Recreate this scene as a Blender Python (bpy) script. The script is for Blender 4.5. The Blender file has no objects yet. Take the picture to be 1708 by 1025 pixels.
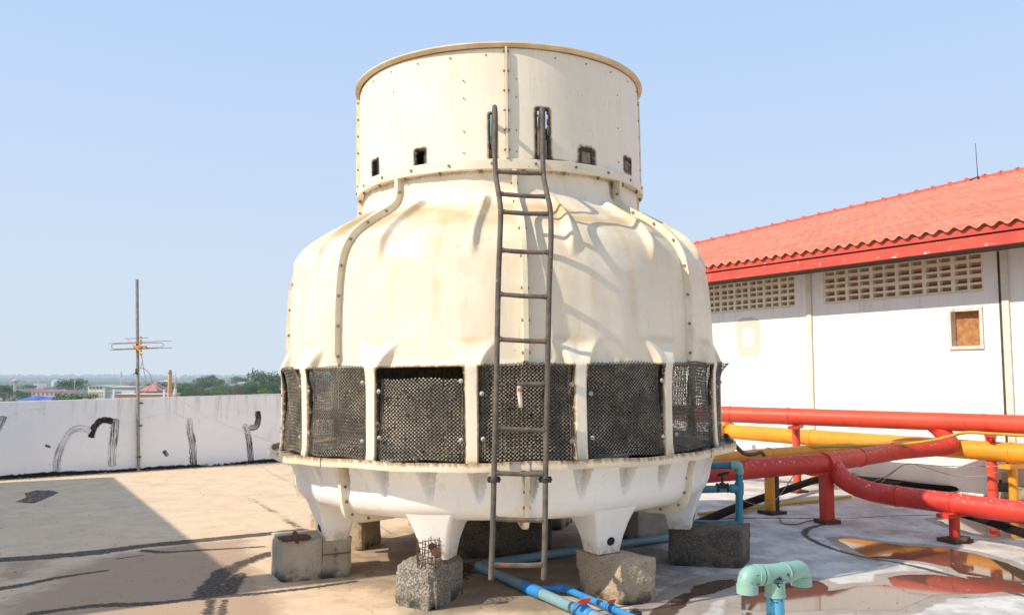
import bpy, math, random
import numpy as np
from mathutils import Vector, Matrix, noise as mn
random.seed(7); rng = np.random.default_rng(7)
scn = bpy.context.scene
COL = scn.collection
PI = math.pi
# ------------------------------------------------------------------ camera
F, HZ, H = 1400.0, 625.0, 1.7
PITCH = math.atan((HZ-512.5)/F); CP, SP = math.cos(PITCH), math.sin(PITCH)
def ray(x, y):
    dx = (x-854)/F; dz = (512.5-y)/F
    return dx, CP-dz*SP, SP+dz*CP
def az(x, y, z=0.0):                      # survey: point of the place at height z
    r = ray(x, y); t = (z-H)/r[2]; return Vector((r[0]*t, r[1]*t, z))
def ay(x, y, Y):                          # survey: point of the place at depth Y
    r = ray(x, y); t = Y/r[1]; return Vector((r[0]*t, Y, H+r[2]*t))
cam_d = bpy.data.cameras.new('camera'); cam = bpy.data.objects.new('camera', cam_d); COL.objects.link(cam)
cam.location = (0, 0, H); cam.rotation_euler = (PI/2+PITCH, 0, 0)
cam_d.sensor_width = 36; cam_d.lens = F/1708*36; cam_d.clip_end = 20000; cam_d.clip_start = .05
scn.camera = cam
# ------------------------------------------------------------------ light
SAZ = math.radians(28); SEL = math.radians(38.5)
tosun = Vector((-math.cos(SAZ)*math.cos(SEL), -math.sin(SAZ)*math.cos(SEL), math.sin(SEL)))
sd = bpy.data.lights.new('sun', 'SUN'); sd.energy = 5.0; sd.angle = math.radians(.53); sd.color = (1, .90, .74)
so = bpy.data.objects.new('sun', sd); COL.objects.link(so); so.rotation_euler = tosun.to_track_quat('Z', 'Y').to_euler()
so.location = (-8, -4, 12)
w = bpy.data.worlds.new('World'); scn.world = w; w.use_nodes = True
nt = w.node_tree; bg = nt.nodes['Background']
sky = nt.nodes.new('ShaderNodeTexSky'); sky.sky_type = 'NISHITA'; sky.sun_disc = False
sky.sun_elevation = SEL; sky.sun_rotation = math.atan2(tosun.x, tosun.y)
sky.air_density = 1.0; sky.dust_density = 2.2; sky.ozone_density = 1.5; sky.altitude = 0
# summer haze: the pale veil over the blue, thickest at the horizon
tcw = nt.nodes.new('ShaderNodeTexCoord'); spw = nt.nodes.new('ShaderNodeSeparateXYZ'); nt.links.new(tcw.outputs['Generated'], spw.inputs[0])
rw = nt.nodes.new('ShaderNodeValToRGB'); rw.color_ramp.interpolation = 'EASE'
nt.links.new(spw.outputs['Z'], rw.inputs[0])
rw.color_ramp.elements[0].position = 0.0; rw.color_ramp.elements[0].color = (.97, .97, .97, 1)
rw.color_ramp.elements[1].position = .6; rw.color_ramp.elements[1].color = (.80, .80, .80, 1)
mw = nt.nodes.new('ShaderNodeMix'); mw.data_type = 'RGBA'
rc = nt.nodes.new('ShaderNodeValToRGB'); nt.links.new(spw.outputs['Z'], rc.inputs[0])
rc.color_ramp.elements[0].position = 0.0; rc.color_ramp.elements[0].color = (.64, .735, .83, 1)
rc.color_ramp.elements[1].position = .38; rc.color_ramp.elements[1].color = (.53, .71, 1.0, 1)
sc_ = nt.nodes.new('ShaderNodeVectorMath'); sc_.operation = 'SCALE'; sc_.inputs['Scale'].default_value = 10.6
nt.links.new(rc.outputs[0], sc_.inputs[0])
nt.links.new(rw.outputs[0], mw.inputs[0]); nt.links.new(sky.outputs[0], mw.inputs[6]); nt.links.new(sc_.outputs[0], mw.inputs[7])
nt.links.new(mw.outputs[2], bg.inputs['Color']); bg.inputs['Strength'].default_value = .1
scn.view_settings.view_transform = 'Standard'; scn.view_settings.look = 'None'; scn.view_settings.exposure = 0
scn.render.engine = 'CYCLES'; scn.cycles.max_bounces = 8

# ------------------------------------------------------------------ material helpers
class NT:
    def __init__(s, name):
        s.m = bpy.data.materials.new(name); s.m.use_nodes = True; s.t = s.m.node_tree; s.p = s.t.nodes['Principled BSDF']
    def n(s, kind, **k):
        o = s.t.nodes.new(kind)
        for a, b in k.items(): setattr(o, a, b)
        return o
    def l(s, a, b): s.t.links.new(a, b)
    def coord(s, scale=(1, 1, 1), obj=False):
        if obj: c = s.n('ShaderNodeTexCoord').outputs['Object']
        else: c = s.n('ShaderNodeNewGeometry').outputs['Position']
        mp = s.n('ShaderNodeMapping'); mp.inputs['Scale'].default_value = scale; s.l(c, mp.inputs[0]); return mp.outputs[0]
    def noise(s, scale, detail=4, rough=.55, vec=None, dist=0):
        o = s.n('ShaderNodeTexNoise'); o.inputs['Scale'].default_value = scale; o.inputs['Detail'].default_value = detail
        o.inputs['Roughness'].default_value = rough; o.inputs['Distortion'].default_value = dist
        s.l(vec if vec is not None else s.coord(), o.inputs['Vector']); return o.outputs['Fac']
    def voro(s, scale, vec=None):
        o = s.n('ShaderNodeTexVoronoi'); o.inputs['Scale'].default_value = scale
        s.l(vec if vec is not None else s.coord(), o.inputs['Vector']); return o.outputs['Distance']
    def ramp(s, v, a, b, lo=0., hi=1.):
        o = s.n('ShaderNodeMapRange'); o.interpolation_type = 'SMOOTHSTEP'
        o.inputs[1].default_value = a; o.inputs[2].default_value = b; o.inputs[3].default_value = lo; o.inputs[4].default_value = hi
        s.l(v, o.inputs[0]); return o.outputs[0]
    def math(s, op, a, b=None):
        o = s.n('ShaderNodeMath', operation=op)
        for i, v in enumerate((a, b)):
            if v is None: continue
            if isinstance(v, (int, float)): o.inputs[i].default_value = v
            else: s.l(v, o.inputs[i])
        return o.outputs[0]
    def mix(s, fac, a, b):
        o = s.n('ShaderNodeMix', data_type='RGBA')
        if isinstance(fac, (int, float)): o.inputs[0].default_value = fac
        else: s.l(fac, o.inputs[0])
        for i, v in ((6, a), (7, b)):
            if isinstance(v, tuple): o.inputs[i].default_value = (*v, 1)
            else: s.l(v, o.inputs[i])
        return o.outputs[2]
    def attr(s, name): return s.n('ShaderNodeAttribute', attribute_name=name).outputs['Fac']
    def color(s, c):
        if isinstance(c, tuple): s.p.inputs['Base Color'].default_value = (*c, 1)
        else: s.l(c, s.p.inputs['Base Color'])
    def rough(s, r):
        if isinstance(r, (int, float)): s.p.inputs['Roughness'].default_value = r
        else: s.l(r, s.p.inputs['Roughness'])
    def bump(s, v, strength=.3, dist=.01):
        o = s.n('ShaderNodeBump'); o.inputs['Strength'].default_value = strength; o.inputs['Distance'].default_value = dist
        s.l(v, o.inputs['Height']); s.l(o.outputs[0], s.p.inputs['Normal'])
def simple(name, c1, c2, scale=6, rough=.7, bump=.2, spots=None, metal=0, bd=.005):
    M = NT(name); n1 = M.noise(scale, 6); col = M.mix(M.ramp(n1, .35, .65), c1, c2)
    if spots:
        n2 = M.noise(spots[1], 5, .7); col = M.mix(M.ramp(n2, spots[2], spots[2]+.06), col, spots[0])
    M.color(col); M.rough(rough); M.p.inputs['Metallic'].default_value = metal
    M.bump(M.noise(scale*8, 4), bump, bd); return M.m
def fibreglass():
    M = NT('weathered cream fibreglass')
    big = M.noise(1.3, 5); st = M.noise(3, 5, .6, M.coord((6, 6, .35)))
    col = M.mix(M.ramp(big, .3, .7), (.85, .775, .64), (.82, .73, .58))
    col = M.mix(M.math('MULTIPLY', M.ramp(st, .48, .75), .35), col, (.72, .60, .42))
    tan = M.math('MULTIPLY', M.attr('tan'), M.ramp(M.noise(2.2, 5, .6, M.coord((1, 1, 2.2))), .22, .62))
    col = M.mix(tan, col, (.60, .43, .24))
    gr = M.math('MULTIPLY', M.attr('grime_shade'), M.ramp(M.noise(22, 6, .75), .2, .55))
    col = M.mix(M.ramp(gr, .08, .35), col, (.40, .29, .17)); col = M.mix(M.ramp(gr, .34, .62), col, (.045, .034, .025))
    rn = M.noise(9, 4, .6, M.coord((1.6, 1.6, .12))); rn2 = M.noise(1.7, 4); col = M.mix(M.math('MULTIPLY', M.math('MULTIPLY', M.ramp(rn, .60, .72), M.ramp(rn2, .45, .62)), .32), col, (.46, .37, .26))
    sp = M.voro(9); sp2 = M.noise(4, 2)
    spk = M.math('MULTIPLY', M.ramp(sp, .045, .03), M.ramp(sp2, .5, .56))
    col = M.mix(spk, col, (.10, .08, .06))
    fine = M.noise(40, 6, .8, M.coord((1, 1, .25)))
    col = M.mix(M.math('MULTIPLY', M.ramp(fine, .57, .68), .45), col, (.50, .40, .28))
    M.color(col); M.rough(.42); M.p.inputs['Specular IOR Level'].default_value = .3
    M.bump(M.noise(5, 5), .25, .012); return M.m
M_FRP = fibreglass()
M_FLANGE = simple('yellowed fibreglass flange', (.78, .72, .57), (.68, .60, .43), 5, .6, .2, ((.16, .12, .08), 14, .66))
M_LIP = simple('tan aged lip', (.72, .57, .37), (.58, .43, .25), 4, .7, .2, ((.12, .08, .05), 20, .68))
M_BOLT = simple('rusty bolt', (.16, .11, .07), (.32, .22, .13), 60, .6, .1)
M_DARK = simple('dark interior', (.018, .016, .014), (.035, .03, .025), 6, .9)
M_FILL = simple('dirty fill pack', (.065, .054, .042), (.13, .105, .078), 30, .9)
M_STACK = simple('darkened stack lining', (.10, .085, .065), (.05, .042, .034), 6, .9)  # lining coloured dark so the stack looks unlit through its holes
def basin_mat():
    M = NT('white basin fibreglass')
    big = M.noise(1.6, 5)
    col = M.mix(M.ramp(big, .3, .7), (.91, .905, .875), (.89, .88, .83))
    st = M.noise(3, 5, .6, M.coord((7, 7, .5)))
    col = M.mix(M.math('MULTIPLY', M.ramp(st, .55, .8), .4), col, (.60, .50, .36))
    gr = M.math('MULTIPLY', M.attr('grime_shade'), M.ramp(M.noise(18, 6, .75), .3, .65))
    col = M.mix(gr, col, (.42, .33, .22))
    sp = M.voro(14); sp2 = M.noise(5, 2)
    col = M.mix(M.math('MULTIPLY', M.ramp(sp, .06, .035), M.ramp(sp2, .5, .56)), col, (.14, .11, .08))
    M.color(col); M.rough(.35); M.bump(M.noise(6, 4), .2, .01); return M.m
M_BASIN = basin_mat()
def screen_mat():
    M = NT('dark plastic mesh')
    n = M.noise(9, 5, .7); col = M.mix(M.ramp(n, .45, .7), (.115, .100, .080), (.27, .22, .155))
    col = M.mix(M.ramp(M.noise(60, 2), .60, .72), col, (.48, .42, .33))
    M.color(col); M.rough(.32); return M.m
M_SCREEN = screen_mat()
M_KNOT = simple('mesh knot highlights', (.46, .38, .27), (.10, .09, .075), 5, .5)  # pale knots painted in as highlights on the lit mesh
M_WASHER = simple('white plastic washer', (.46, .46, .44), (.34, .34, .32), 40, .5)
def concrete(name, c1, c2, dark=(.045, .038, .03), lo=.56, up=.16, grit=.45):
    M = NT(name); n = M.noise(3, 8, .62); col = M.mix(M.ramp(n, .35, .65), c1, c2)
    m2 = M.noise(4.5, 8, .7); col = M.mix(M.ramp(m2, lo, lo+up), col, dark)
    m3 = M.noise(90, 3, .7); col = M.mix(M.math('MULTIPLY', M.ramp(m3, .5, .62), grit), col, (.62, .55, .45)); m4 = M.noise(60, 4, .7); col = M.mix(M.math('MULTIPLY', M.ramp(m4, .48, .34), grit), col, (.05, .045, .04))
    gz = M.n('ShaderNodeSeparateXYZ'); M.l(M.coord(), gz.inputs[0])
    lowz = M.ramp(gz.outputs[2], .13, .0); col = M.mix(M.math('MULTIPLY', lowz, M.ramp(M.noise(7, 5), .35, .6)), col, dark)
    M.color(col); M.rough(.92); M.bump(M.noise(45, 8, .75), .9, .02); return M.m
M_CON = concrete('weathered concrete', (.56, .50, .39), (.42, .36, .27), lo=.58, grit=.2)
M_CON_TAN = concrete('tan gritty concrete', (.60, .46, .30), (.46, .35, .23), lo=.66, grit=.5)
M_CON_DK = concrete('dark mossy concrete', (.15, .12, .085), (.09, .072, .055), lo=.5, grit=.25)
def rusty(name, base, base2, rust_lo=.64):
    M = NT(name); n = M.noise(14, 5); col = M.mix(M.ramp(n, .35, .65), base, base2)
    r = M.noise(7, 6, .75); col = M.mix(M.ramp(r, rust_lo, rust_lo+.05), col, (.21, .085, .045))
    col = M.mix(M.ramp(M.noise(30, 5, .7), .64, .7), col, (.50, .43, .34))
    M.color(col); M.rough(.75); M.p.inputs['Metallic'].default_value = .0; M.bump(M.noise(60, 5), .5, .004); return M.m
M_LADDER = rusty('grey brown rusty steel', (.078, .064, .052), (.13, .108, .086))
M_RUNG = rusty('rusty rung steel', (.085, .07, .056), (.15, .12, .095), .57)
M_RUST = simple('rust', (.14, .06, .035), (.07, .035, .025), 20, .9, .5)
def paint(name, c1, c2, chip, chiplo=.66, rough=.45, topchip=False, cs=26):
    M = NT(name); n = M.noise(2.2, 5); col = M.mix(M.ramp(n, .3, .7), c1, c2)
    f = M.ramp(M.noise(cs, 6, .8 if cs == 26 else .6), chiplo, chiplo+.02)
    if topchip:
        g = M.n('ShaderNodeNewGeometry'); sp = M.n('ShaderNodeSeparateXYZ'); M.l(g.outputs['Normal'], sp.inputs[0])
        f = M.math('MULTIPLY', f, M.ramp(sp.outputs[2], .1, .6))
    col = M.mix(f, col, chip)
    col = M.mix(M.math('MULTIPLY', M.ramp(M.noise(5, 6, .7), .5, .75), .45), col, tuple(x*.45 for x in c1))
    M.color(col); M.rough(rough); M.bump(M.noise(30, 5), .25, .004); return M.m
M_RED = paint('fresh red pipe paint', (.78, .095, .045), (.70, .075, .040), (.8, .25, .15), .72)
M_RED2 = paint('speckled red pipe paint', (.66, .050, .030), (.56, .038, .026), (.75, .42, .34), .59, .5, True)
M_ORANGE = paint('orange yellow pipe paint', (.80, .33, .02), (.72, .28, .02), (.45, .2, .08), .70)
M_YELLOW = paint('yellow conduit paint', (.62, .42, .05), (.5, .33, .04), (.25, .18, .1), .66)
M_HOSE = simple('black rubber lagging', (.010, .0095, .0095), (.018, .017, .016), 10, .9, .4)
M_HOSE.node_tree.nodes['Principled BSDF'].inputs['Specular IOR Level'].default_value = .12
M_TEAL = paint('faded green plastic pipe', (.27, .46, .38), (.19, .38, .33), (.02, .025, .025), .635, .45, False, 11)
M_TEALD = paint('blue green plastic pipe', (.06, .29, .36), (.05, .23, .31), (.02, .05, .06), .68)
M_BLUEPIPE = paint('bright blue plastic pipe', (.03, .27, .66), (.04, .24, .55), (.03, .08, .12), .72)
M_BLUECHIP = paint('chipped blue plastic pipe', (.10, .40, .62), (.08, .36, .58), (.01, .012, .015), .55, .45, False, 16)
M_PALEBLUE = paint('faded blue pipe', (.16, .30, .36), (.22, .36, .42), (.35, .40, .40), .66)
M_VALVE = simple('red valve handle', (.72, .09, .05), (.62, .07, .04), 10, .45)
M_IRON = simple('black iron', (.02, .02, .02), (.05, .045, .04), 20, .6)
M_WIRE = simple('beige cable', (.34, .28, .21), (.28, .23, .17), 10, .6)
M_GALV = simple('galvanised pipe', (.36, .34, .31), (.26, .24, .22), 12, .5, .1, ((.2, .13, .09), 16, .66), .3)
M_INSUL = simple('orange insulator', (.70, .30, .05), (.6, .24, .04), 10, .5)
def plaster():
    M = NT('white painted plaster')
    col = M.mix(M.ramp(M.noise(.9, 5), .3, .7), (.82, .80, .765), (.78, .755, .715))
    st = M.noise(2.2, 5, .65, M.coord((4, 4, .25))); col = M.mix(M.math('MULTIPLY', M.ramp(st, .5, .8), .45), col, (.52, .47, .40))
    st2 = M.noise(7, 5, .7, M.coord((2, 2, .2))); col = M.mix(M.math('MULTIPLY', M.ramp(st2, .58, .72), .22), col, (.40, .36, .30))
    a = M.attr('patch'); pn = M.math('ADD', a, M.math('MULTIPLY', M.math('SUBTRACT', M.noise(7, 8, .75), .5), 1.5))
    col = M.mix(M.ramp(pn, .44, .56), col, (.60, .55, .46))
    sp = M.voro(7); col = M.mix(M.math('MULTIPLY', M.ramp(sp, .05, .03), M.ramp(M.noise(3, 2), .52, .56)), col, (.25, .21, .17))
    gz = M.n('ShaderNodeSeparateXYZ'); M.l(M.coord(), gz.inputs[0])
    col = M.mix(M.math('MULTIPLY', M.ramp(gz.outputs[2], .14, .0), M.ramp(M.noise(5, 6, .7), .42, .62)), col, (.36, .30, .24))
    M.color(col); M.rough(.85); M.bump(M.noise(12, 8, .7), .35, .01); return M.m
M_PLASTER = plaster()
M_BEIGE = simple('beige vent block', (.84, .75, .58), (.76, .67, .51), 8, .9, .3)
M_LOUVRE = simple('brown inner vent block', (.30, .21, .13), (.20, .14, .09), 10, .9, .3)
M_STRIP = simple('beige pilaster', (.70, .66, .58), (.62, .58, .50), 6, .85)
M_GAP = simple('dark brown joint', (.10, .07, .05), (.06, .045, .035), 8, .9)
M_TILE = simple('red cement tile', (.70, .26, .18), (.60, .195, .125), 2.2, .85, .5, ((.52, .17, .12), 9, .57))
M_TILE2 = simple('bright red ridge tile', (.70, .11, .065), (.60, .09, .055), 3.5, .7, .3, ((.70, .32, .24), 20, .64))
M_FASCIA = simple('peeling red fascia', (.62, .085, .055), (.52, .06, .045), 2, .7, .3, ((.78, .52, .42), 7, .61))
M_BOARD = simple('old chipboard', (.45, .22, .09), (.30, .13, .05), 12, .9, .4, ((.6, .42, .24), 30, .62))
M_FRAME = simple('peeling white frame', (.70, .66, .60), (.6, .52, .44), 12, .8, .4, ((.3, .17, .09), 14, .62))
def parapet_mat():
    M = NT('white parapet paint')
    col = M.mix(M.ramp(M.noise(1.1, 6), .3, .7), (.93, .93, .92), (.89, .89, .885))
    col = M.mix(M.math('MULTIPLY', M.ramp(M.noise(2.5, 8, .7), .55, .8), .35), col, (.5, .47, .43))
    a = M.attr('inkt'); s_ = M.attr('inks'); d = M.attr('inkd')
    cv = M.n('ShaderNodeCombineXYZ'); M.l(a, cv.inputs[0]); M.l(s_, cv.inputs[1])
    mp = M.n('ShaderNodeMapping'); mp.inputs['Scale'].default_value = (7.5, 1.1, 1); M.l(cv.outputs[0], mp.inputs[0])
    n = M.noise(1.0, 5, .7, mp.outputs[0])
    v = M.math('ADD', M.ramp(n, .3, .7), M.math('SUBTRACT', d, 1.0))
    edge = M.ramp(M.math('ADD', M.math('ABSOLUTE', a), M.math('MULTIPLY', M.math('SUBTRACT', M.noise(24, 4, .7), .5), .9)), 1.0, .85)
    ink = M.math('MULTIPLY', M.ramp(v, .0, .12), edge)
    b = M.attr('tar'); bn = M.math('ADD', b, M.math('MULTIPLY', M.math('SUBTRACT', M.noise(9, 7, .8, M.coord((1, 1, 2.5))), .5), 1.1))
    ink = M.math('MAXIMUM', ink, M.ramp(bn, .48, .54))
    col = M.mix(ink, col, (.012, .012, .013))
    sp = M.voro(6); col = M.mix(M.math('MULTIPLY', M.ramp(sp, .035, .025), M.ramp(M.noise(2, 2), .5, .55)), col, (.1, .1, .1))
    gz = M.n('ShaderNodeSeparateXYZ'); M.l(M.coord(), gz.inputs[0]); drip = M.noise(3.2, 6, .7, M.coord((3, 3, .22)))
    col = M.mix(M.math('MULTIPLY', M.math('MULTIPLY', M.ramp(gz.outputs[2], .55, 1.34), M.ramp(drip, .50, .68)), .45), col, (.42, .40, .37))
    topn = M.math('ADD', gz.outputs[2], M.math('MULTIPLY', M.noise(12, 5, .7), .05)); col = M.mix(M.math('MULTIPLY', M.ramp(topn, 1.30, 1.36), .6), col, (.55, .42, .34))
    ck = M.attr('crack'); ckn = M.math('MULTIPLY', ck, M.ramp(M.noise(6, 6, .7), .35, .7))
    col = M.mix(M.math('MULTIPLY', ckn, .3), col, (.35, .34, .33))
    M.color(col); M.rough(.8); M.bump(M.noise(10, 7, .7), .3, .01); return M.m
M_PARA = parapet_mat()

# haze of the far plain: painted into each material as emission that grows with distance
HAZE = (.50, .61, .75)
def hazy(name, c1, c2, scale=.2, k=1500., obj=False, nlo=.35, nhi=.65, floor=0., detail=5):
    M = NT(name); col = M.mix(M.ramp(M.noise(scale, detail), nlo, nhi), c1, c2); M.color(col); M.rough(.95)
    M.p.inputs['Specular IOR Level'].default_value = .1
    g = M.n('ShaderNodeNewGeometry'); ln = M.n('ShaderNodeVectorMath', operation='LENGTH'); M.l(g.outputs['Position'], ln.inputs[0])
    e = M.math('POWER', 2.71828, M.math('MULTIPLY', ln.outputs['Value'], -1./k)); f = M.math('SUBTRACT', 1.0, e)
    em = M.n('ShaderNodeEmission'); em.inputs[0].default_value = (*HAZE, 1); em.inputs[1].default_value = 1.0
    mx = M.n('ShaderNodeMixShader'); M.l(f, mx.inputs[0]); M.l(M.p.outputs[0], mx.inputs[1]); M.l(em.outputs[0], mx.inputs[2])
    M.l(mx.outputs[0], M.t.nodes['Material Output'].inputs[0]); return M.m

# ------------------------------------------------------------------ mesh builder
ORG = {}
class MB:
    def __init__(s): s.v = []; s.f = []; s.mi = []; s.cur = 0; s.sm = []; s.smooth = False
    def mat(s, i, smooth=None):
        s.cur = i
        if smooth is not None: s.smooth = smooth
        return s
    def add(s, vs, fs):
        b = len(s.v); s.v += [tuple(v) for v in vs]
        for f in fs: s.f.append(tuple(b+i for i in f)); s.mi.append(s.cur); s.sm.append(s.smooth)
    def box(s, c, size, rz=0, M=None, bev=0):
        x, y, z = [d/2 for d in size]
        if M is None: M = Matrix.Rotation(rz, 3, 'Z')
        if bev:
            vs = []; fs = []; b = min(bev, x*.9, y*.9, z*.9)
            idx = {}
            for sx in (-1, 1):
                for sy in (-1, 1):
                    for sz in (-1, 1):
                        for ax in range(3):
                            p = [sx*(x-b), sy*(y-b), sz*(z-b)]; p[ax] = (sx*x, sy*y, sz*z)[ax]
                            idx[(sx, sy, sz, ax)] = len(vs); vs.append(M @ Vector(p) + Vector(c))
            def I(*a): return idx[a]
            for sg in (-1, 1):
                q = [I(sg, -1, -1, 0), I(sg, 1, -1, 0), I(sg, 1, 1, 0), I(sg, -1, 1, 0)]; fs.append(q if sg > 0 else q[::-1])
                q = [I(-1, sg, -1, 1), I(1, sg, -1, 1), I(1, sg, 1, 1), I(-1, sg, 1, 1)]; fs.append(q[::-1] if sg > 0 else q)
                q = [I(-1, -1, sg, 2), I(1, -1, sg, 2), I(1, 1, sg, 2), I(-1, 1, sg, 2)]; fs.append(q if sg > 0 else q[::-1])
            for a in (-1, 1):
                for b_ in (-1, 1):
                    fs.append([I(a, b_, -1, 0), I(a, b_, 1, 0), I(a, b_, 1, 1), I(a, b_, -1, 1)])
                    fs.append([I(a, -1, b_, 0), I(a, 1, b_, 0), I(a, 1, b_, 2), I(a, -1, b_, 2)])
                    fs.append([I(-1, a, b_, 1), I(1, a, b_, 1), I(1, a, b_, 2), I(-1, a, b_, 2)])
            for sx in (-1, 1):
                for sy in (-1, 1):
                    for sz in (-1, 1): fs.append([I(sx, sy, sz, 0), I(sx, sy, sz, 1), I(sx, sy, sz, 2)])
            s.add(vs, fs); return
        vs = [M @ Vector((a*x, b*y, e*z)) + Vector(c) for a in (-1, 1) for b in (-1, 1) for e in (-1, 1)]
        s.add(vs, [(0, 1, 3, 2), (4, 6, 7, 5), (0, 4, 5, 1), (2, 3, 7, 6), (0, 2, 6, 4), (1, 5, 7, 3)])
    def hexa(s, b4, t4):
        s.add(list(b4)+list(t4), [(3, 2, 1, 0), (4, 5, 6, 7), (0, 1, 5, 4), (1, 2, 6, 5), (2, 3, 7, 6), (3, 0, 4, 7)])
    def tube(s, pts, r, seg=10, caps=True):
        pts = [Vector(p) for p in pts]; n = len(pts); rs = r if isinstance(r, (list, tuple)) else [r]*n
        T = []
        for i in range(n):
            a = pts[max(i-1, 0)]; b = pts[min(i+1, n-1)]; T.append((b-a).normalized() if (b-a).length > 1e-9 else Vector((0, 0, 1)))
        up = Vector((0, 0, 1)) if abs(T[0].z) < .9 else Vector((1, 0, 0))
        N = (up - T[0]*up.dot(T[0])).normalized(); vs = []; fs = []
        for i in range(n):
            if i:
                N = (N - T[i]*N.dot(T[i]))
                N = N.normalized() if N.length > 1e-6 else Vector((1, 0, 0))
            B = T[i].cross(N)
            for k in range(seg):
                a = 2*PI*k/seg; vs.append(pts[i] + (N*math.cos(a)+B*math.sin(a))*rs[i])
        for i in range(n-1):
            for k in range(seg):
                k2 = (k+1) % seg; fs.append((i*seg+k, i*seg+k2, (i+1)*seg+k2, (i+1)*seg+k))
        if caps: fs.append(tuple(range(seg))[::-1]); fs.append(tuple((n-1)*seg+k for k in range(seg)))
        o = s.smooth; s.smooth = True; s.add(vs, fs); s.smooth = o
    def disc(s, c, nrm, r, h, seg=10):
        nrm = Vector(nrm).normalized(); s.tube([Vector(c), Vector(c)+nrm*h], r, seg)
    def lathe(s, prof, c=(0, 0, 0), seg=48, a0=0, a1=2*PI):
        full = abs(a1-a0-2*PI) < 1e-6; m = seg if full else seg+1; vs = []; fs = []
        for (r, z) in prof:
            for k in range(m):
                a = a0+(a1-a0)*k/seg; vs.append((c[0]+r*math.sin(a), c[1]-r*math.cos(a), c[2]+z))
        for i in range(len(prof)-1):
            for k in range(seg):
                k2 = (k+1) % m; fs.append((i*m+k, i*m+k2, (i+1)*m+k2, (i+1)*m+k))
        o = s.smooth; s.smooth = True; s.add(vs, fs); s.smooth = o
    def build(s, name, mats, parent=None, org=None, attrs=None, auto=None):
        if not isinstance(mats, (list, tuple)): mats = [mats]
        vs = np.array(s.v, dtype=np.float64).reshape(-1, 3)
        if parent is not None: o_ = np.array(ORG[parent.name])
        elif org is not None: o_ = np.array(org)
        else: o_ = np.array([(vs[:, 0].min()+vs[:, 0].max())/2, (vs[:, 1].min()+vs[:, 1].max())/2, vs[:, 2].min()])
        me = bpy.data.meshes.new(name); me.from_pydata((vs-o_).tolist(), [], s.f)
        for m in mats: me.materials.append(m)
        if len(mats) > 1: me.polygons.foreach_set('material_index', s.mi)
        me.polygons.foreach_set('use_smooth', s.sm)
        if attrs:
            for k, a in attrs.items():
                at = me.attributes.new(k, 'FLOAT', 'POINT'); at.data.foreach_set('value', np.asarray(a, dtype=np.float32))
        if any(s.sm): me.set_sharp_from_angle(angle=math.radians(38))
        me.update(); ob = bpy.data.objects.new(name, me); COL.objects.link(ob)
        if parent is not None: ob.parent = parent; ORG[ob.name] = tuple(o_)
        else: ob.location = o_; ORG[ob.name] = tuple(o_)
        if auto: me.shade_smooth() if False else None
        return ob
def child_fix(ob, parent):    # sub-part: geometry expressed in the parent's frame
    return ob
def tag(o, label=None, cat=None, group=None, kind=None):
    if label: o['label'] = label
    if cat: o['category'] = cat
    if group: o['group'] = group
    if kind: o['kind'] = kind
    return o
def empty(name, loc, label=None, cat=None, group=None):
    o = bpy.data.objects.new(name, None); COL.objects.link(o); o.location = loc; o.empty_display_size = .1
    ORG[o.name] = tuple(loc); return tag(o, label, cat, group)
def copy_tree(o, parent=None):
    c = o.copy(); COL.objects.link(c); ORG[c.name] = ORG[o.name]
    if parent: c.parent = parent
    for ch in [x for x in o.children]: copy_tree(ch, c)
    return c
def rnd_path(pts, rad, n=6):
    pts = [Vector(p) for p in pts]; out = [pts[0]]
    for i in range(1, len(pts)-1):
        a, b, c = pts[i-1], pts[i], pts[i+1]; d1 = (a-b); d2 = (c-b); r = min(rad, d1.length*.49, d2.length*.49)
        p = b+d1.normalized()*r; q = b+d2.normalized()*r
        for k in range(n+1):
            t = k/n; out.append(p*(1-t)**2+b*2*t*(1-t)+q*t*t)
    out.append(pts[-1]); return out
def smoothpts(pts, n=6):
    P = [Vector(p) for p in pts]; P = [P[0]*2-P[1]]+P+[P[-1]*2-P[-2]]; out = []
    for i in range(1, len(P)-2):
        for k in range(n):
            t = k/n; a, b, c, d = P[i-1], P[i], P[i+1], P[i+2]
            out.append(.5*((2*b)+(c-a)*t+(2*a-5*b+4*c-d)*t*t+(3*b-a-3*c+d)*t**3))
    out.append(P[-2]); return out
def sst(a, b, x):
    t = np.clip((x-a)/(b-a), 0, 1); return t*t*(3-2*t)

# ================================================================== THE COOLING TOWER
CX, D = -.07, 8.1
tower = empty('cooling_tower', (CX, D, 0), 'large round cream fibreglass cooling tower with dark mesh air inlets, standing on concrete blocks', 'cooling tower')
def P(th, r, z): a = math.radians(th); return Vector((CX+r*math.sin(a), D-r*math.cos(a), z))
def hit_cyl(px, py, R):
    dx, dy, dz = ray(px, py); ox, oy = -CX, -D
    ox = -(CX-.051); A = dx*dx+dy*dy; B = 2*(ox*dx+oy*dy); C = ox*ox+oy*oy-R*R; q = B*B-4*A*C
    t = (-B-math.sqrt(max(q, 0)))/(2*A); x = dx*t+ox; y = dy*t-D
    return math.degrees(math.atan2(x, -y)), H+dz*t
PROF = [(1.06, 1.965), (1.40, 1.968), (1.76, 1.975), (2.0, 1.978), (2.30, 1.972), (2.55, 1.95), (2.70, 1.905), (2.81, 1.83), (2.89, 1.74), (2.96, 1.635),
        (3.03, 1.52), (3.09, 1.42), (3.15, 1.355), (3.22, 1.325), (3.30, 1.318), (3.42, 1.318)]
pf = smoothpts([(r, z, 0) for z, r in PROF], 8)
PZ = np.array([p[1] for p in pf]); PR = np.array([p[0] for p in pf])
def prof(z): return np.interp(z, PZ, PR)
def profn(z):
    dr = (prof(z+.01)-prof(z-.01))/.02; l = np.sqrt(1+dr*dr); return 1/l, -dr/l      # normal (radial, vertical)
SEAM0 = 5.6
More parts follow.
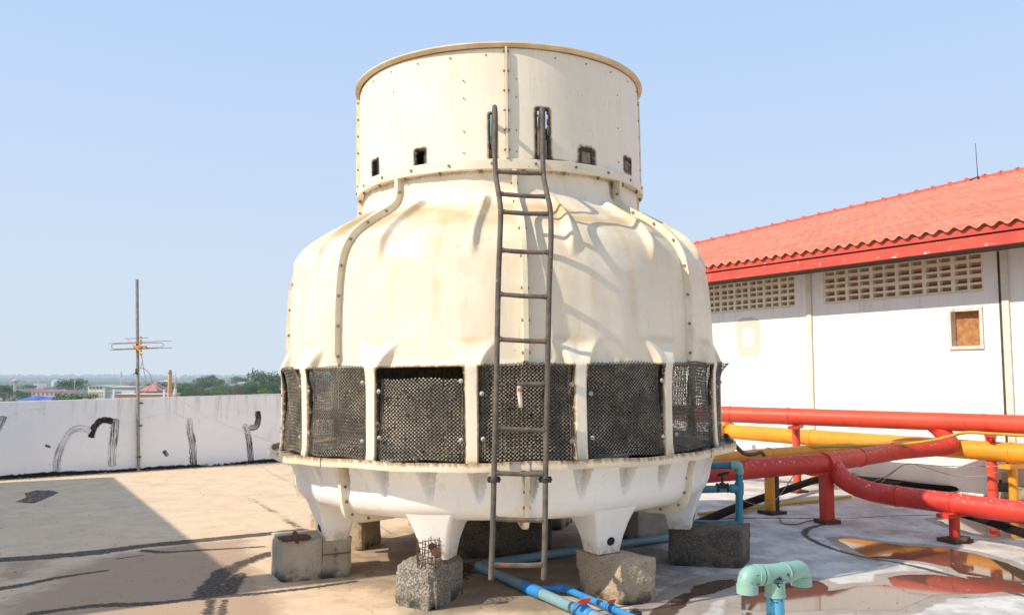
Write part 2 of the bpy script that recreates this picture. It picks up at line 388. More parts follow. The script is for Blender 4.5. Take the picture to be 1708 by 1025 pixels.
_bm = MB(); _bm.disc((0, 0, 0), (0, 0, 1), 1, 1, 8); BOLT = bpy.data.meshes.new('bolt'); BOLT.from_pydata([tuple(v) for v in _bm.v], [], _bm.f); BOLT.materials.append(M_BOLT)
def bolt(par_, pos, nrm, r, h, name='bolt'):
    o = bpy.data.objects.new(name, BOLT); COL.objects.link(o); o.parent = par_; o.location = Vector(pos)-Vector(ORG[par_.name])
    o.rotation_euler = Vector(nrm).to_track_quat('Z', 'Y').to_euler(); o.scale = (r, r, h); return o
def gridmesh(mb, th, z, fn, skip=None):
    nt_, nz = len(th), len(z); X = fn(*np.meshgrid(th, z)); b = len(mb.v)
    mb.v += [tuple(p) for p in X.reshape(-1, 3)]
    for j in range(nz-1):
        zc = (z[j]+z[j+1])/2
        for i in range(nt_-1):
            if skip is not None and skip((th[i]+th[i+1])/2, zc): continue
            a = b+j*nt_+i; mb.f.append((a, a+1, a+1+nt_, a+nt_)); mb.mi.append(mb.cur); mb.sm.append(True)
def seg_lin(*parts):
    out = []
    for a, b, n in parts: out += list(np.linspace(a, b, n, endpoint=False))
    return np.array(out+[parts[-1][1]])
OPTOP = 1.765
panel_th = seg_lin((-22.15, -12.95, 34), (-12.95, -9.55, 16), (-9.55, 9.55, 72), (9.55, 12.95, 16), (12.95, 22.15, 34))
panel_z = seg_lin((1.06, OPTOP, 20), (OPTOP, 2.02, 40), (2.02, 2.56, 12), (2.56, 3.42, 56))
for k in range(8):
    c = SEAM0-22.5+45*k; kk = ((k+3) % 8)
    seed = k*3.7
    def fn(T, Z):
        r = prof(Z); nr, nz = profn(Z); arc = np.zeros_like(T)
        d = np.zeros_like(T)
        for pc in (-11.25, 11.25):
            u = (T-pc)*PI/180*r
            # shoulder ribs, bowed sideways as they climb
            bow = .03*sst(2.7, 3.0, Z)
            uu = (u-bow)/(.034)
            d += .054*np.exp(-np.abs(uu)**2.2)*sst(2.56, 2.74, Z)*(1-sst(3.08, 3.19, Z))
            # tulip pillar
            wdt = .066+.120*np.clip((Z-1.56)/.38, 0, 1)**2.2
            e = 1-sst(wdt-.030-.02*sst(1.7, 1.9, Z), wdt+.012+.02*sst(1.75, 1.95, Z), np.abs(u))
            h_ = .082*(1-sst(1.80, 2.0, Z))
            dish = 1-.6*np.clip(1-np.abs(u)/np.maximum(wdt, .01), 0, 1)*sst(1.75, 1.95, Z)
            d = np.maximum(d, e*h_*dish)
            d = np.where(Z < 1.6, np.maximum(d, .0), d)
            d += .012*np.exp(-((Z-1.08)/.04)**2)*e
        # gently uneven hand-laid skin
        d += .005*np.sin(T*.2+seed)*np.sin(Z*4+seed)+.0015*np.sin(T*.9+seed*2+Z*3)
        # sill over the air inlets, turned outwards with a notch in the middle
        sill = np.exp(-((Z-OPTOP)/.035)**2)*(1-np.exp(-((T)/.9)**2))
        d += .012*sill
        R = r+d*nr; ZZ = Z+d*nz
        A = np.radians(c+T)
        return np.stack([CX+R*np.sin(A), D-R*np.cos(A), ZZ], -1)
    def skip(t, z):
        return z < OPTOP and (abs(t) < 9.55 or abs(t) > 12.95)
    mb = MB(); gridmesh(mb, panel_th, panel_z, fn, skip)
    T, Z = np.meshgrid(panel_th, panel_z)
    tan = .95*np.exp(-((Z-2.98)/.10)**2)*(1-np.exp(-((np.abs(T)-11.25)/1.3)**2)*.5)+.40*sst(2.0, 2.9, Z)*(1-sst(3.0, 3.1, Z))+.55*np.exp(-((Z-1.96)/.035)**2)*np.exp(-((np.abs(T)-11.25)/6)**2)+.30*np.exp(-((Z-1.1)/.06)**2)+.12
    tan += (.30*np.exp(-((T-3.4)/1.3)**2)+.2*np.exp(-((T+7)/.8)**2))*sst(1.9, 2.2, Z)*(1-sst(2.8, 2.95, Z))
    edge_d = np.minimum(np.abs(np.abs(T)-9.55), np.abs(np.abs(T)-12.95))*PI/180*2
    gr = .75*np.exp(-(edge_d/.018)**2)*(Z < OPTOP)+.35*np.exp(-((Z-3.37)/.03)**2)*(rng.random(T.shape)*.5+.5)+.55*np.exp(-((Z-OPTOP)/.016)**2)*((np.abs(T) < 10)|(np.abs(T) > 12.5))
    if k == 1: gr += .5*np.exp(-((Z-3.3)/.12)**2)*np.exp(-((T-20.5)/2)**2)
    ob = mb.build('casing_panel', M_FRP, tower, attrs={'tan': np.clip(tan, 0, 1).ravel(), 'grime_shade': np.clip(gr, 0, 1).ravel()})
    md = ob.modifiers.new('thick', 'SOLIDIFY'); md.thickness = .035; md.offset = -1
    # bolted seam flange
    s = SEAM0+45*k; zs = np.concatenate([np.linspace(1.80, 2.6, 10), np.linspace(2.64, 3.40, 26)])
    fm = MB(); fm.smooth = False; rows = []
    for z in zs:
        r = float(prof(z)); nr, nz = profn(z); o = .060*min(1, (z-1.74)/.10)
        row = []
        for da, dd in ((-.019, -.03), (-.019, o), (.019, o), (.019, -.03)):
            a = math.radians(s); base = P(s, r+dd*nr, z+dd*nz); row.append(base+Vector((math.cos(a), math.sin(a), 0))*da)
        rows.append(row)
    vs = [p for r_ in rows for p in r_]; fs = []
    for i in range(len(rows)-1):
        for q in range(3): fs.append((i*4+q, i*4+q+1, i*4+5+q, i*4+4+q))
    fs.append((0, 1, 2, 3)); n4 = (len(rows)-1)*4; fs.append((n4+3, n4+2, n4+1, n4)); fm.add(vs, fs)
    fl = fm.build('seam_flange', [M_FLANGE], tower)
    lastp = None
    for z in (np.linspace(1.86, 3.36, 160) if k in (0, 1, 7, 6) else ()):
        r = float(prof(z)); nr, nz = profn(z); p = P(s, r+.033*nr, z+.033*nz)
        if lastp is None or (p-lastp).length > .235:
            lastp = p; a = math.radians(s); t = Vector((math.cos(a), math.sin(a), 0))
            bolt(fl, p-t*.030, t, .012, .060)
# neck ring
rm = MB(); rm.smooth = True
rm.lathe([(1.318, 3.375), (1.376, 3.372), (1.380, 3.376), (1.380, 3.452), (1.376, 3.456), (1.32, 3.456)], (CX, D, 0), 180)
T = [2*PI*k/180 for k in range(180)]
ringat = {'tan': [.25]*len(rm.v), 'grime_shade': [.06 for _ in rm.v]}
ring = rm.build('neck_ring', [M_FRP], tower, attrs=ringat)
for k in range(-6, 6):
    a = 9+15*k; bolt(ring, P(a, 1.350, 3.347), Vector((0, 0, 1)), .013, .03); bolt(ring, P(a+4, 1.38, 3.415), P(a+4, 2, 0)-P(a+4, 1, 0), .012, .010)
# fan cylinder
RC = 1.352; ZC0, ZC1 = 3.45, 4.42
holes = [(625, 279, 9, 25), (700, 263, 13, 26), (821, 229, 9, 78), (905, 226, 17, 82), (979, 264, 17, 20), (1046, 278, 9, 18)]
HL = []
for (hx, hy, hw, hh) in holes:
    t0, z0 = hit_cyl(hx-hw/2, hy, RC); t1, _ = hit_cyl(hx+hw/2, hy, RC); _, za = hit_cyl(hx, hy+hh/2, RC); _, zb = hit_cyl(hx, hy-hh/2, RC)
    HL.append((t0, t1, za, zb))
for k in range(4):
    a0 = 3.2+90*k-90; th = np.linspace(a0+.4, a0+89.6, 214); zz = np.linspace(ZC0, ZC1-.03, 76)
    def fn(T, Z):
        R = RC+.004*np.sin(T*.11+k)+.003*np.sin(Z*6+T*.05); A = np.radians(T)
        return np.stack([CX+R*np.sin(A), D-R*np.cos(A), Z], -1)
    def norm180(t): return (t+180) % 360-180
    def skip(t, z):
        t = norm180(t)
        for (h0, h1, za, zb) in HL:
            j = .35*mn.noise((t*.9, z*25, 3.3)); jz = .012*mn.noise((t*2, z*9, 8.1))
            if h0+j < t < h1+j and za+jz < z < zb+jz: return True
        return False
    mb = MB(); gridmesh(mb, th, zz, fn, skip); T, Z = np.meshgrid(th, zz); TT = norm180(T)
    gr = np.zeros_like(T)
    for i, (h0, h1, za, zb) in enumerate(HL):
        dx = np.maximum(np.maximum(h0-TT, TT-h1), 0)*PI/180*RC; dz = np.maximum(np.maximum(za-Z, Z-zb), 0)
        dd = np.hypot(dx, dz); gr = np.maximum(gr, np.exp(-(dd/((.026, .026, .022, .028, .040, .028)[i]))**2)*(1.1 if i != 2 else .8))
    gr += .5*np.exp(-((Z-ZC0)/.03)**2)*np.exp(-((TT-20)/9)**2)+.15*np.exp(-((Z-ZC0)/.02)**2)
    ob = mb.build('fan_cylinder_panel', [M_FRP, M_STACK], tower, attrs={'tan': (.05+.25*np.exp(-((Z-ZC1)/.05)**2)).ravel(), 'grime_shade': np.clip(gr, 0, 1).ravel()})
    md = ob.modifiers.new('thick', 'SOLIDIFY'); md.thickness = .02; md.offset = -1; md.material_offset = 1
    fm = MB(); a = a0; t = Vector((math.cos(math.radians(a)), math.sin(math.radians(a)), 0)); nrm = P(a, 2, 0)-P(a, 1, 0)
    for sgn in (-1, 1):
        fm.box(P(a, RC+.018, (ZC0+ZC1)/2-.01)+t*(.0045 if k == 1 else .0125)*sgn, (.05, .008 if k == 1 else .020, ZC1-ZC0-.04), math.radians(a-90))
    fl = fm.build('seam_flange', M_FLANGE if k != 1 else M_FRP, tower, attrs={'tan': [.3]*len(fm.v), 'grime_shade': [0]*len(fm.v)})
    if k in (0, 1, 2):
        for q in range(6): bolt(fl, P(a, RC+.026, ZC0+.08+q*.165)-t*.026, t, .010, .052)
    if k in (0, 1):
        for q in range(7):
            aa = a0+5+q*13; bolt(ob, P(aa, RC, ZC1-.085), P(aa, 2, 0)-P(aa, 1, 0), .0075, .006, 'rivet')
        for aa, zs_ in ((a0+(45 if k == 0 else 48), (3.55, 3.85, 4.15)), (a0+(75 if k == 0 else 3.5), (3.52, 3.70, 3.98, 4.13))):
            for zc in zs_: bolt(ob, P(aa+random.uniform(-.15, .15), RC, zc), P(aa, 2, 0)-P(aa, 1, 0), .0065, .006, 'rivet')
lm = MB(); lm.lathe([(RC+.003, ZC1-.024), (1.372, ZC1-.022), (1.388, ZC1-.014), (1.397, ZC1), (1.392, ZC1+.012), (1.37, ZC1+.012), (1.33, ZC1+.004), (1.33, ZC1-.03)], (CX, D, 0), 240)
lm.build('top_lip', M_LIP, tower)
# fan inside the stack
fan = MB(); fan.smooth = True; fan.lathe([(0, 3.62), (.14, 3.62), (.16, 3.66), (.16, 3.84), (.10, 3.9), (0, 3.9)], (CX, D, 0), 24)
hub = fan.build('fan_hub', M_IRON, tower)
for k in range(4):
    bl = MB(); a = 20+90*k; u = P(a, 1, 0)-P(a, 0, 0); t = Vector((-u.y, u.x, 0)); rows = []
    vs = []; fs = []
    for i, r in enumerate(np.linspace(.15, 1.24, 8)):
        w_ = .10+.06*math.sin(r*2); tw = .5-.28*r
        for sg in (-1, 1): vs.append(Vector((CX, D, 3.75))+u*r+t*w_*sg+Vector((0, 0, math.sin(tw)*w_*sg)))
    for i in range(7): fs.append((i*2, i*2+1, i*2+3, i*2+2))
    bl.add(vs, fs); o = bl.build('fan_blade', M_IRON, tower); md = o.modifiers.new('t', 'SOLIDIFY'); md.thickness = .015
mo = MB(); mo.smooth = True; mo.lathe([(0, 4.0), (.17, 4.0), (.17, 3.92), (.17, 4.3), (.12, 4.34), (0, 4.34)], (CX, D, 0), 20)
for k in range(3): mo.tube([P(50+120*k, .1, 3.96), P(50+120*k, 1.34, 3.96)], .022, 8)
mo.build('fan_motor', M_TEALD, tower)
# fill pack and centre column
fm = MB(); vs = []; fs = []; n = 240
for j, z in enumerate((1.10, 2.2)):
    for i in range(n):
        r = 1.50+(.03 if i % 2 else -.03); p = P(i*360/n, r, z); vs.append(p)
for i in range(n): fs.append((i, (i+1) % n, n+(i+1) % n, n+i))
vs.append((CX, D, 1.10)); c0 = len(vs)-1
for i in range(n): fs.append((c0, (i+1) % n, i))
fm.add(vs, fs); fm.build('fill_pack', M_FILL, tower)
fm = MB(); fm.tube([(CX, D, .6), (CX, D, 3.5)], .13, 20); fm.build('centre_pipe', M_DARK, tower)
fm = MB()
for k in range(16): fm.tube([P(20+22.5*k, .13, 1.30), P(20+22.5*k, 1.80, 1.36)], .03, 6)
fm.build('support_frame', M_DARK, tower)
# ---- basin
BP = [(1.955, 1.048), (2.128, 1.042), (2.130, 1.087), (2.140, 1.090), (2.152, 1.087), (2.156, 1.050), (2.152, 1.026), (2.02, 1.024), (1.99, 1.012), (1.965, .96), (1.935, .88), (1.92, .80), (1.905, .74), (1.865, .68), (1.79, .635), (1.65, .612), (1.3, .60), (.3, .59)]
BB = [BP[0], BP[1], BP[2], BP[3], BP[4], BP[5], BP[6], BP[7]]
low = smoothpts([(r, z, 0) for r, z in BP[7:]], 7)
pr = [(r, z) for r, z in BB[:7]]+[(p[0], p[1]) for p in low]
n = 960; prr = np.array([p[0] for p in pr]); prz = np.array([p[1] for p in pr]); th = np.linspace(0, 360, n, endpoint=False)
T, I = np.meshgrid(th, np.arange(len(pr))); R = prr[I].copy(); Z = prz[I].copy()
T1 = (T-SEAM0+4.7) % 11.25-11.25/2      # shallow pleats under the rim
u = T1*PI/180*1.95; hgt = np.clip((Z-.76)/.26, 0, 1)*(Z < 1.025)
wd = .008+.080*hgt
saw = np.where(u < wd*.8, np.clip((u+wd)/(wd*.75), 0, 1), np.clip(1-(u-wd*.8)/.010, 0, 1))
R = R-.13*hgt*saw
R += np.where(Z < 1.02, .004*np.sin(np.radians(T)*9)+.003*np.sin(np.radians(T)*23+Z*8), 0)
Z += np.where(R > 1.99, .006*np.sin(np.radians(T)*8)+.003*np.sin(np.radians(T)*21), 0)
A = np.radians(T); V = np.stack([CX+R*np.sin(A), D-R*np.cos(A), Z], -1).reshape(-1, 3)
bm_ = MB(); bm_.smooth = True; fs = []
for i in range(len(pr)-1):
    for k in range(n):
        k2 = (k+1) % n; fs.append((i*n+k, i*n+k2, (i+1)*n+k2, (i+1)*n+k))
bm_.add(V[6*n:].tolist(), [tuple(q-6*n for q in f) for f in fs if min(f) >= 6*n])
rim_ = MB(); rim_.smooth = True; rim_.add(V[:8*n].tolist(), [f for f in fs if max(f) < 7*n])
rng_g = np.clip(np.where(I[:8] < 1, .25, np.where(I[:8] < 2, .35, np.where(I[:8] < 5, .42, .06)))*(.6+.9*rng.random((8, n))), 0, 1)
rim_.build('basin_rim', M_FRP, tower, attrs={'grime_shade': rng_g.ravel(), 'tan': np.full(8*n, .45)})
g = np.where(I < 2, .95, np.where(I < 4, .8, np.where(I < 6, .25, np.where(I < 7, .18, .05))))*1.0
g = g+.55*hgt*saw  # pleat pockets painted browner, standing in for shade under the rim
bm_.build('water_basin', M_BASIN, tower, attrs={'grime_shade': g[6:].ravel()})
bf = MB(); bf.smooth = True; bf.lathe([(1.76, .99), (1.70, .80), (1.55, .72), (.1, .70)], (CX, D, 0), 64); bf.build('basin_floor', M_DARK, tower)
for k in range(8):
    s = SEAM0+45*k; fm = MB(); rows = []; outer = [(2.02, 1.028), (1.995, .95), (1.975, .87), (1.965, .78), (1.95, .70), (1.915, .62), (1.83, .57), (1.69, .552), (1.45, .545), (1.1, .54)]
    inner = [(1.93, 1.028), (1.90, .95), (1.88, .88), (1.87, .80), (1.86, .75), (1.82, .69), (1.75, .65), (1.60, .625), (1.4, .61), (1.1, .61)]
    o2 = smoothpts([(r, z, 0) for r, z in outer], 4); i2 = smoothpts([(r, z, 0) for r, z in inner], 4); t = Vector((math.cos(math.radians(s)), math.sin(math.radians(s)), 0))
    vs = []; fs = []
    for o, i_ in zip(o2, i2):
        for (q, dd) in ((i_, -.017), (o, -.017), (o, .017), (i_, .017)): vs.append(P(s, q[0], q[1])+t*dd)
    for j in range(len(o2)-1):
        for q in range(3): fs.append((j*4+q, j*4+q+1, j*4+5+q, j*4+4+q))
    fm.add(vs, fs); fl = fm.build('basin_flange', M_FLANGE if k != 7 else M_FLANGE, tower)
    for j in (range(9, len(o2)-8, 6) if k in (0, 1, 7) else ()): p = P(s, o2[j][0]*.6+i2[j][0]*.4, o2[j][1]*.6+i2[j][1]*.4); bolt(fl, p-t*.026, t, .012, .052)
    # joint in the rim
    fm = MB(); fm.box(P(s, 2.152, 1.057), (.005, .014, .066), math.radians(s)); fm.build('rim_joint', M_BOLT, tower)
# legs
LEGTH = [-62, -17, 28, 73, 118, 163, 208, 253]
legs = []
def leg_mesh(th):
    mb = MB(); a = math.radians(th); rad = Vector((math.sin(a), -math.cos(a), 0)); tn = Vector((math.cos(a), math.sin(a), 0)); C = Vector((CX, D, 0))
    lv = [(.33, 1.545, 1.745, .105, .112), (.35, 1.54, 1.750, .108, .115), (.45, 1.52, 1.775, .122, .132), (.55, 1.48, 1.808, .146, .160), (.61, 1.44, 1.830, .166, .19), (.66, 1.40, 1.850, .188, .225), (.70, 1.36, 1.866, .208, .26), (.74, 1.32, 1.880, .228, .30), (.78, 1.28, 1.892, .246, .34), (.84, 1.25, 1.885, .26, .37)]
    vs = []; m = 20
    for z, r0, r1, wo, wi in lv:
        c = .030
        ring = []
        cor = [(r0, -wi), (r1, -wo), (r1, wo), (r0, wi)]
        for q in range(4):
            p0 = Vector((*cor[q], 0)); pa = Vector((*cor[q-1], 0)); pb = Vector((*cor[(q+1) % 4], 0))
            A_ = p0+(pa-p0).normalized()*c; B_ = p0+(pb-p0).normalized()*c
            for k in range(5):
                t_ = k/4; pt = A_*(1-t_)**2+p0*2*t_*(1-t_)+B_*t_*t_; ring.append(pt)
        for pt in ring: vs.append(C+rad*pt.x+tn*pt.y+Vector((0, 0, z)))
    fs = []
    for j in range(len(lv)-1):
        for k in range(m): k2 = (k+1) % m; fs.append((j*m+k, j*m+k2, (j+1)*m+k2, (j+1)*m+k))
    mb.smooth = True; mb.add(vs, fs); mb.smooth = False; mb.add([vs[k] for k in range(m)], [tuple(range(m))[::-1]])
    # bolt hole in the outer face: flat dark disc painted in for the shaded bore
    mb.mat(1); hc = C+rad*1.7685+tn*.0+Vector((0, 0, .425))
    mb.disc(hc, rad+Vector((0, 0, -.25)), .034, .004, 20)
    return mb
for th in LEGTH:
    mb = leg_mesh(th); mb.build('leg', [M_BASIN, M_DARK], tower, attrs={'grime_shade': [.0 if v[2] > .36 else .8 for v in mb.v]})
# ---- inlet screens: expanded mesh
def screen_mesh(kind):
    mb = MB(); W = .690; z0, z1 = 1.085, (1.80 if kind != 'low' else 1.685); cw, ch = .0300, .0270; nx = int(W/cw); ny = int((z1-z0)/ch)
    R0 = 2.0
    def pos(u, z):
        sx = u/(W/2)
        r = R0+.012*math.cos(sx*1.5)+.012*math.sin(z*9+sx*3)+(.055 if kind == 'flared' else .018)*max(0, (z-1.70)/.1)**1.5+.012*(1-min(1, abs(z-z0)/.15))
        if kind == 'flared': r += .14*max(0, sx-.35)*max(0, (z-1.45)/.35)
        uu = u*(1+(.02 if z > 1.6 else 0)*math.sin(z*7)); a = uu/1.985
        return Vector((r*math.sin(a), -r*math.cos(a), z+.006*math.sin(u*14+1)))
    wv = .0092
    for j in range(ny):
        for i in range(nx):
            uc = -W/2+(i+.5)*cw; zc = z0+(j+.5)*ch
            for half in (0, 1):
                cx_ = uc+half*cw/2; cz = zc+half*ch/2
                if abs(cx_) > W/2 or (j == ny-1 and half and random.random() < .4): continue
                for sx, sz in ((1, 1), (1, -1), (-1, 1), (-1, -1)):
                    if half: break
                    a = (uc+sx*cw/2, zc); b = (uc, zc+sz*ch/2)
                    if random.random() < .012: continue
                    # twisted strand: inner edge leans back
                    A1 = pos(a[0], a[1]-wv*.5); A2 = pos(a[0], a[1]+wv*.5); B1 = pos(b[0], b[1]-wv*.5); B2 = pos(b[0], b[1]+wv*.5)
                    o = Vector((0, -.006, 0)) if sz > 0 else Vector((0, .004, 0))
                    mb.add([A1+o*0, B1+o, B2-o, A2-o*0], [(0, 1, 2, 3)])
                    if True: pass
    mb.mat(1)
    for j in range(ny):
        for i in range(nx+1):
            for half in (0, 1):
                cx_ = -W/2+i*cw+half*cw/2; cz = z0+(j+.5)*ch+half*ch/2
                if abs(cx_) > W/2 or random.random() < .12: continue
                c_ = pos(cx_, cz)+Vector((0, -.0035, 0)); q_ = .0046; a_ = cx_/1.985; tx = Vector((math.cos(a_), math.sin(a_), 0))
                mb.add([c_-tx*q_+Vector((0, 0, -q_*.9)), c_+tx*q_+Vector((0, 0, -q_*.9)), c_+tx*q_+Vector((0, .004, q_*.9)), c_-tx*q_+Vector((0, .004, q_*.9))], [(0, 1, 2, 3)])
    mb.mat(0)
    for sd_ in (-1, 1):     # doubled selvedge
        for q in range(2):
            pts = [pos(sd_*(W/2-.012-.014*q), z) for z in np.linspace(z0, z1-.02, 30)]
            pts = [p+Vector((.003*math.sin(i_*2.1+q), -.004, 0)) for i_, p in enumerate(pts)]
            mb.tube(pts, .0036, 4)
    # bars between the strands, lit edges seen as upright lines
    for i in range(0, nx, 1):
        pts = [pos(-W/2+(i)*cw, z)+Vector((0, .008, 0)) for z in np.linspace(z0, z1-.03, 14)]
        mb.tube(pts, .0011, 3, False)
    return mb
def build_local(mb, name, mats):
    ORG['__t'] = (0, 0, 0)
    class Fake: name = '__t'
    vs = np.array(mb.v); me = bpy.data.meshes.new(name); me.from_pydata(vs.tolist(), [], mb.f)
    for m in (mats if isinstance(mats, list) else [mats]): me.materials.append(m)
    me.polygons.foreach_set('material_index', mb.mi); me.polygons.foreach_set('use_smooth', mb.sm); return me
SM = {k: build_local(screen_mesh(k), 'inlet_screen', [M_SCREEN, M_KNOT]) for k in ('plain', 'low', 'flared')}
cm = MB(); cm.disc((0, 0, 0), (0, -1, 0), .0175, .003, 14); cm.disc((0, -.004, 0), (0, -1, 0), .007, .008, 6); CLIP = build_local(cm, 'clip', M_WASHER)
for k in range(16):
    th = SEAM0-22.5+22.5*(k-3); cc = (th+180) % 360-180
    kind = 'low' if abs(cc+16.9) < 2 else ('flared' if abs(cc-73.1) < 2 or abs(cc+61.9) < 2 else 'plain')
    o = bpy.data.objects.new('inlet_screen', SM[kind]); COL.objects.link(o); o.parent = tower; o.rotation_euler = (0, 0, math.radians(th)); ORG[o.name] = (0, 0, 0)
    if kind == 'low': o['label'] = 'inlet screen pulled down so the arched opening above it shows'
    if abs(cc) < 100:
        for (u_, z_) in ((-.315, 1.58), (.318, 1.63), (-.31, 1.25), (.315, 1.22)):
            c = bpy.data.objects.new('clip', CLIP); COL.objects.link(c); c.parent = o; a = u_/1.985; zz = z_+random.uniform(-.03, .03)
            c.location = (2.05*math.sin(a), -2.05*math.cos(a), zz); c.rotation_euler = (random.uniform(-.2, .2), 0, a)
tower.rotation_euler = (0, math.radians(-.75), 0)

# ================================================================== LADDER
lad = empty('ladder', az(863, 975, .27), 'rusty steel ladder with hooked top rails fixed to the front of the cooling tower', 'ladder')
Lp = [(819, 966, 5.80), (822, 880, 5.83), (824, 790, 5.86), (828, 640, 5.90), (831, 480, 5.93), (834, 395, 5.96), (835, 350, 6.02), (831, 318, 6.10), (827, 292, 6.22), (825.5, 262, 6.28), (826, 225, 6.29), (826, 190, 6.30)]
Rp = [(907, 966, 5.82), (909, 880, 5.85), (910, 790, 5.88), (913, 640, 5.92), (916, 480, 5.95), (919, 405, 5.98), (918, 352, 6.04), (912, 322, 6.12), (907, 296, 6.24), (905.5, 266, 6.30), (905.5, 228, 6.31), (905.5, 194, 6.32)]
def railpts(L): return smoothpts([ay(x, y, Y) for x, y, Y in L], 5)
def rail_at(L, y):
    for (a, b) in zip(L, L[1:]):
        if a[1] >= y >= b[1]:
            t = (a[1]-y)/(a[1]-b[1]); return ay(a[0]+(b[0]-a[0])*t, y, a[2]+(b[2]-a[2])*t)
for L, dx in ((Lp, -.022), (Rp, -.010)):
    pts = railpts(L); top = pts[-1]; r_ = .23
    loop = []
    for k in range(1, 15):
        a = PI*k/14; loop.append(top+Vector((dx*k/14, r_*(1-math.cos(a)), .10*math.sin(a)**.8 if k < 14 else 0)))
    e = loop[-1]; loop += [e+Vector((0, .0, -.08)), e+Vector((0, .02, -.30))]
    mb = MB(); mb.tube(pts+loop, .0195, 12); mb.build('rail', M_LADDER, lad)
for (yl, yr) in ((286, 289), (323, 328), (353, 357), (417, 421), (490, 495), (565, 569), (713, 717), (788, 790), (864, 867), (941, 941)):
    a = rail_at(Lp, yl); b = rail_at(Rp, yr); mb = MB()
    pts = [a.lerp(b, t)+Vector((0, 0, -.004*math.sin(t*PI)+random.uniform(-.001, .001))) for t in np.linspace(0, 1, 8)]
    mb.tube(pts, [.0165+random.uniform(-.0012, .0012) for _ in pts], 10)
    for e_, f_ in ((a, b), (b, a)):
        d_ = (f_-e_).normalized(); mb.tube([e_+d_*.018, e_+d_*.034], [.021, .018], 10)
    mb.build('rung', M_RUNG, lad)
mb = MB(); a = rail_at(Lp, 641); b = rail_at(Rp, 640); mid = a.lerp(b, .40)
mb.tube([b, a.lerp(b, .42)], .016, 10); mb.tube([a, a.lerp(b, .12)], [.016, .010], 10)
o = mb.build('rung', M_RUNG, lad); o['label'] = 'broken rung with its left half missing'
mb = MB(); q = ay(869, 679, mid.y-.02); mb.tube([mid+Vector((0.02, -.01, -.01)), mid.lerp(q, .3)+Vector((.008, 0, 0)), q], [.015, .018, .014], 8)
o = mb.build('rung_fragment', simple('peeling white and rust', (.62, .55, .48), (.5, .42, .36), 20, .8, .4, ((.35, .09, .03), 16, .56)), lad); o['label'] = 'rusty end of the broken rung hanging down'
for L in (Lp, Rp):
    for yy in (800, 283):
        if yy == 283: continue
        a = rail_at(L, yy); mb = MB(); mb.box(a+Vector((0, .035, 0)), (.085, .012, .042)); mb.box(a+Vector((0, .07, 0)), (.03, .08, .03)); mb.tube([a+Vector((0, 0, -.012)), a+Vector((0, 0, .012))], .029, 12)
        mb.tube([a+Vector((-.04, .02, 0)), a+Vector((-.04, .05, 0))], .009, 6); mb.tube([a+Vector((.04, .02, 0)), a+Vector((.04, .05, 0))], .009, 6)
        mb.build('bracket', M_IRON, lad)

# ================================================================== CONCRETE BLOCKS
def block(name, corners, h, mat, label, seed=0, rough=.010, n=26, chips=.02, group='concrete blocks under the cooling tower'):
    # corners: four ground points, anticlockwise
    c = [Vector(p) for p in corners]; mb = MB(); mb.smooth = False
    def bil(u, v): return c[0]*(1-u)*(1-v)+c[1]*u*(1-v)+c[2]*u*v+c[3]*(1-u)*v
    cen = bil(.5, .5)
    def disp(u, v, w_):
        p = bil(u, v)+Vector((0, 0, w_*h)); out = p-(cen+Vector((0, 0, h/2)))
        e = [min(u, 1-u)*(c[1]-c[0]).length, min(v, 1-v)*(c[3]-c[0]).length, (1-w_)*h]
        e.sort(); edge = max(0, 1-(e[0]+e[1])/.05)
        q = p*7+Vector((seed, seed, 0)); nn = mn.fractal(q, .8, 2.2, 4); n2 = mn.fractal(p*26+Vector((seed, 0, 0)), .8, 2, 3)
        amt = rough*nn+rough*.35*n2-chips*edge*(.5+.9*max(0, mn.noise(p*6+Vector((seed*2, 0, 0)))+.4))
        return p+out.normalized()*amt
    def face(fn_, nu, nv):
        vs = [fn_(i/nu, j/nv) for j in range(nv+1) for i in range(nu+1)]
        fs = [(j*(nu+1)+i, j*(nu+1)+i+1, (j+1)*(nu+1)+i+1, (j+1)*(nu+1)+i) for j in range(nv) for i in range(nu)]
        mb.add(vs, fs)
    face(lambda a, b: disp(a, 0, b), n, n); face(lambda a, b: disp(1, a, b), n, n); face(lambda a, b: disp(1-a, 1, b), n, n); face(lambda a, b: disp(0, 1-a, b), n, n)
    face(lambda a, b: disp(a, b, 1), n, n)
    return tag(mb.build(name, mat, org=(cen.x, cen.y, 0)), label, 'concrete block', group)
def quad(a, b, c): a, b, c = Vector(a), Vector(b), Vector(c); return [a, b, c, a+c-b]
# left block: two casts side by side
A0, A1 = az(469, 972), az(588, 960); wv_ = Vector((-.22, .43, 0))
mid = A0.lerp(A1, .56)
B1_ = block('concrete_block', [A0, A1, A1+wv_, A0+wv_], .335, M_CON, 'grey concrete block under the far left leg, with a rusty plate on top', 1, .007)
jn = MB(); dj = (A1-A0).normalized(); pj = Vector((dj.y, -dj.x, 0)); jn.box(mid+Vector((0, 0, .165))-pj*.0060, (.004, .02, .32), math.atan2(dj.y, dj.x)); jn.box(mid.lerp(A1, .48)+Vector((0, 0, .20))+pj*.003, ((A1-mid).length*.9, .016, .004), math.atan2(dj.y, dj.x)); jn.build('joint', M_CON_DK, B1_)
B0, B1, B2 = az(656, 1008), az(723, 1020), az(777, 987)
block('concrete_block', quad(B0, B1, B2), .325, concrete('pitted grey concrete', (.30, .27, .23), (.20, .18, .155), lo=.55, grit=.95), 'dark pitted concrete block front centre, carrying a small rebar cage', 5, .016, 34, .05)
C0, C1, C2 = az(959, 986), az(1040, 1010), az(1098, 1003)
block('concrete_block', [C0, C1, C2, C2+(C0-C1)], .335, M_CON_TAN, 'tan gritty concrete block in sun, under the leg right of the ladder', 9, .009, 30, .03)
